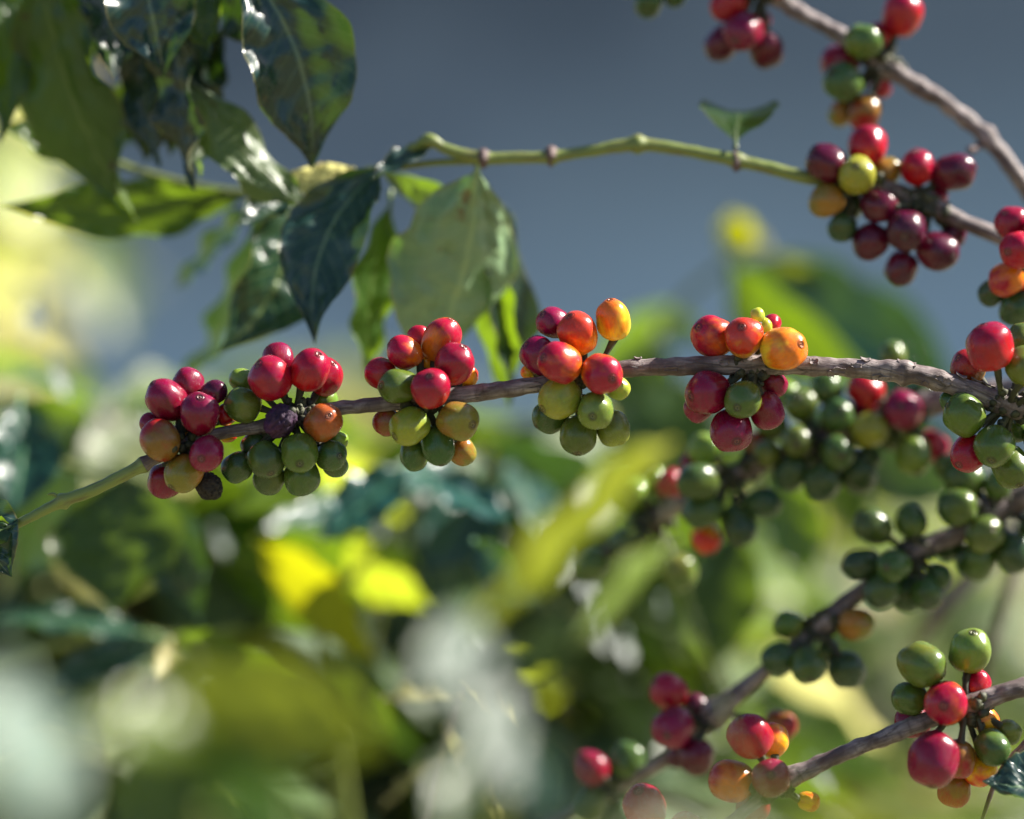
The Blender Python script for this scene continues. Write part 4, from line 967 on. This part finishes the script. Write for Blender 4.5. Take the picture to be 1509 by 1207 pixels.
leaf(dt.root, dt.origin, (690, 1000, 1.6), (760, 1080, 1.58), 26, aim=(.6, -.5, .3), mat='pale', cup=.8, wave=6, twist=50, tint=(.7, .7, .7))
leaf(dt.root, dt.origin, (680, 1020, 1.6), (560, 1030, 1.58), 34, aim=(0, -.5, .8), mat='pale', cup=.8, wave=8, twist=70, tint=(.6, .6, .5))
# ================================================================== COFFEE BUSHES FURTHER BACK
def variants(mat, n, seed):
    out = []
    for i in range(n):
        rg = random.Random(seed + i)
        v, f, u = leaf_geo(Vector((0, 0, 0)), Vector((1, 0, 0)), Vector((0, 1, 0)), Vector((0, 0, 1)), rg.uniform(.36, .46), rg.uniform(-.05, .05),
                           rg.uniform(.02, .12), rg.uniform(.1, .4), .025, rg.uniform(-.5, .5), 14, 3, i, 0.08, 0)
        me = bpy.data.meshes.new('leaf'); me.from_pydata([tuple(x) for x in v], [], f)
        uv = me.uv_layers.new(name='UVMap'); li = [0] * len(me.loops); me.loops.foreach_get('vertex_index', li)
        uv.data.foreach_set('uv', [c for q in li for c in u[q]])
        me.polygons.foreach_set('use_smooth', [True] * len(me.polygons)); me.materials.append(ML[mat]); me.update()
        out.append(me)
    return out
VAR = {k: variants(k, 4, 100 * i) for i, k in enumerate(ML)}
def bush(x, y, height, spread, nlat, nleaf, label, mix, seed, zmin=0.3, group='coffee bushes in the rows behind', ls=.12):
    rg = random.Random(seed)
    root = tag(empty('coffee_bush', (x, y, 0)), label, 'bush', group)
    path = catmull([(0, 0, -.02, .022), (rg.uniform(-.03, .03), 0, height * .4, .016), (rg.uniform(-.05, .05), .02, height * .75, .010), (0, 0, height, .004)], .06)
    v, f, u = tube_geo(path, 8, .1); mesh_obj('stem', v, f, M_BARK, root, (0, 0, 0), u)
    made = 0; per = max(2, nleaf // nlat)
    for i in range(nlat):
        h = zmin + (height - zmin) * ((i + .5) / nlat) ** .8
        a = i * 2.4 + rg.uniform(-.4, .4)
        L = spread * (1.05 - .75 * (h / height) ** 3) * rg.uniform(.75, 1.15)
        dirv = Vector((math.cos(a), math.sin(a), 0))
        p = [Vector((0, 0, h)) + dirv * (L * t) + Vector((0, 0, L * (.38 * t - .52 * t * t))) for t in (0, .25, .5, .75, 1)]
        q = catmull([(*c, .0045 * (1 - .7 * t)) for c, t in zip(p, (0, .25, .5, .75, 1))], .03)
        v, f, u = tube_geo(q, 6, .1); mesh_obj('side_branch', v, f, M_TWIG, root, (0, 0, 0), u)
        for j in range(per):
            t = (j // 2 + .7) / (per / 2 + .4); t = min(1, t) 
            c = Vector(q[min(len(q) - 1, int(t * (len(q) - 1)))][:3])
            sd = dirv.cross(Vector((0, 0, 1))) * (1 if j % 2 else -1)
            ax = (sd * rg.uniform(.5, 1.1) + dirv * rg.uniform(.2, .8) + Vector((0, 0, rg.uniform(-1.0, .1)))).normalized()
            n_ = (Vector((0, 0, 1)) + Vector((rg.uniform(-.7, .7), rg.uniform(-.7, .7), 0)))
            yv = n_.cross(ax).normalized(); zv = ax.cross(yv)
            Ls = ls * rg.uniform(.7, 1.2)
            kind = rg.choices(list(mix), list(mix.values()))[0]
            o = bpy.data.objects.new('leaf', rg.choice(VAR[kind])); link(o, root)
            M = Matrix((ax, yv, zv)).transposed().to_4x4()
            o.matrix_local = Matrix.Translation(c) @ M @ Matrix.Diagonal((Ls, Ls * rg.uniform(.8, 1.1), Ls, 1))
            b_ = rg.uniform(.7, 1.25); o.color = (b_ * rg.uniform(.9, 1.2), b_, b_ * rg.uniform(.8, 1.2), 1)
            made += 1
    return root
MIX = {'dark': 7, 'green': 4, 'young': .8, 'pale': .4}
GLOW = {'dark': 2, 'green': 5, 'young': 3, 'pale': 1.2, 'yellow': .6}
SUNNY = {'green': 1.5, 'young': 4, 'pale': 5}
# x, y, height above the ground, spread
bush(-.20, 1.86, 1.42, .29, 28, 296, 'dark leafy coffee bush filling the lower left', MIX, 1, 1.0)
bush(.02, 2.02, 1.41, .30, 28, 296, 'dark leafy coffee bush filling the bottom centre', MIX, 2, .98)
bush(-.22, 2.6, 1.38, .40, 26, 280, 'darker coffee bush between the lower left bush and the glowing one', MIX, 7, .9)
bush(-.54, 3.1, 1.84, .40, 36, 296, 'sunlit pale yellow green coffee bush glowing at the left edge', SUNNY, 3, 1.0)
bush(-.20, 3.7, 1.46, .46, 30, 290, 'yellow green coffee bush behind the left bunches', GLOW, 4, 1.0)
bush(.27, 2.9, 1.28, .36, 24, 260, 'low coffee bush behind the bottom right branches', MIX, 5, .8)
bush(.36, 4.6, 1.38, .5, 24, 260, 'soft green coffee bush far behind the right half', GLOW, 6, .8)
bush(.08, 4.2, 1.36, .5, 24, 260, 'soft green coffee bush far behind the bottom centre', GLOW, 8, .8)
print('berries', NB)
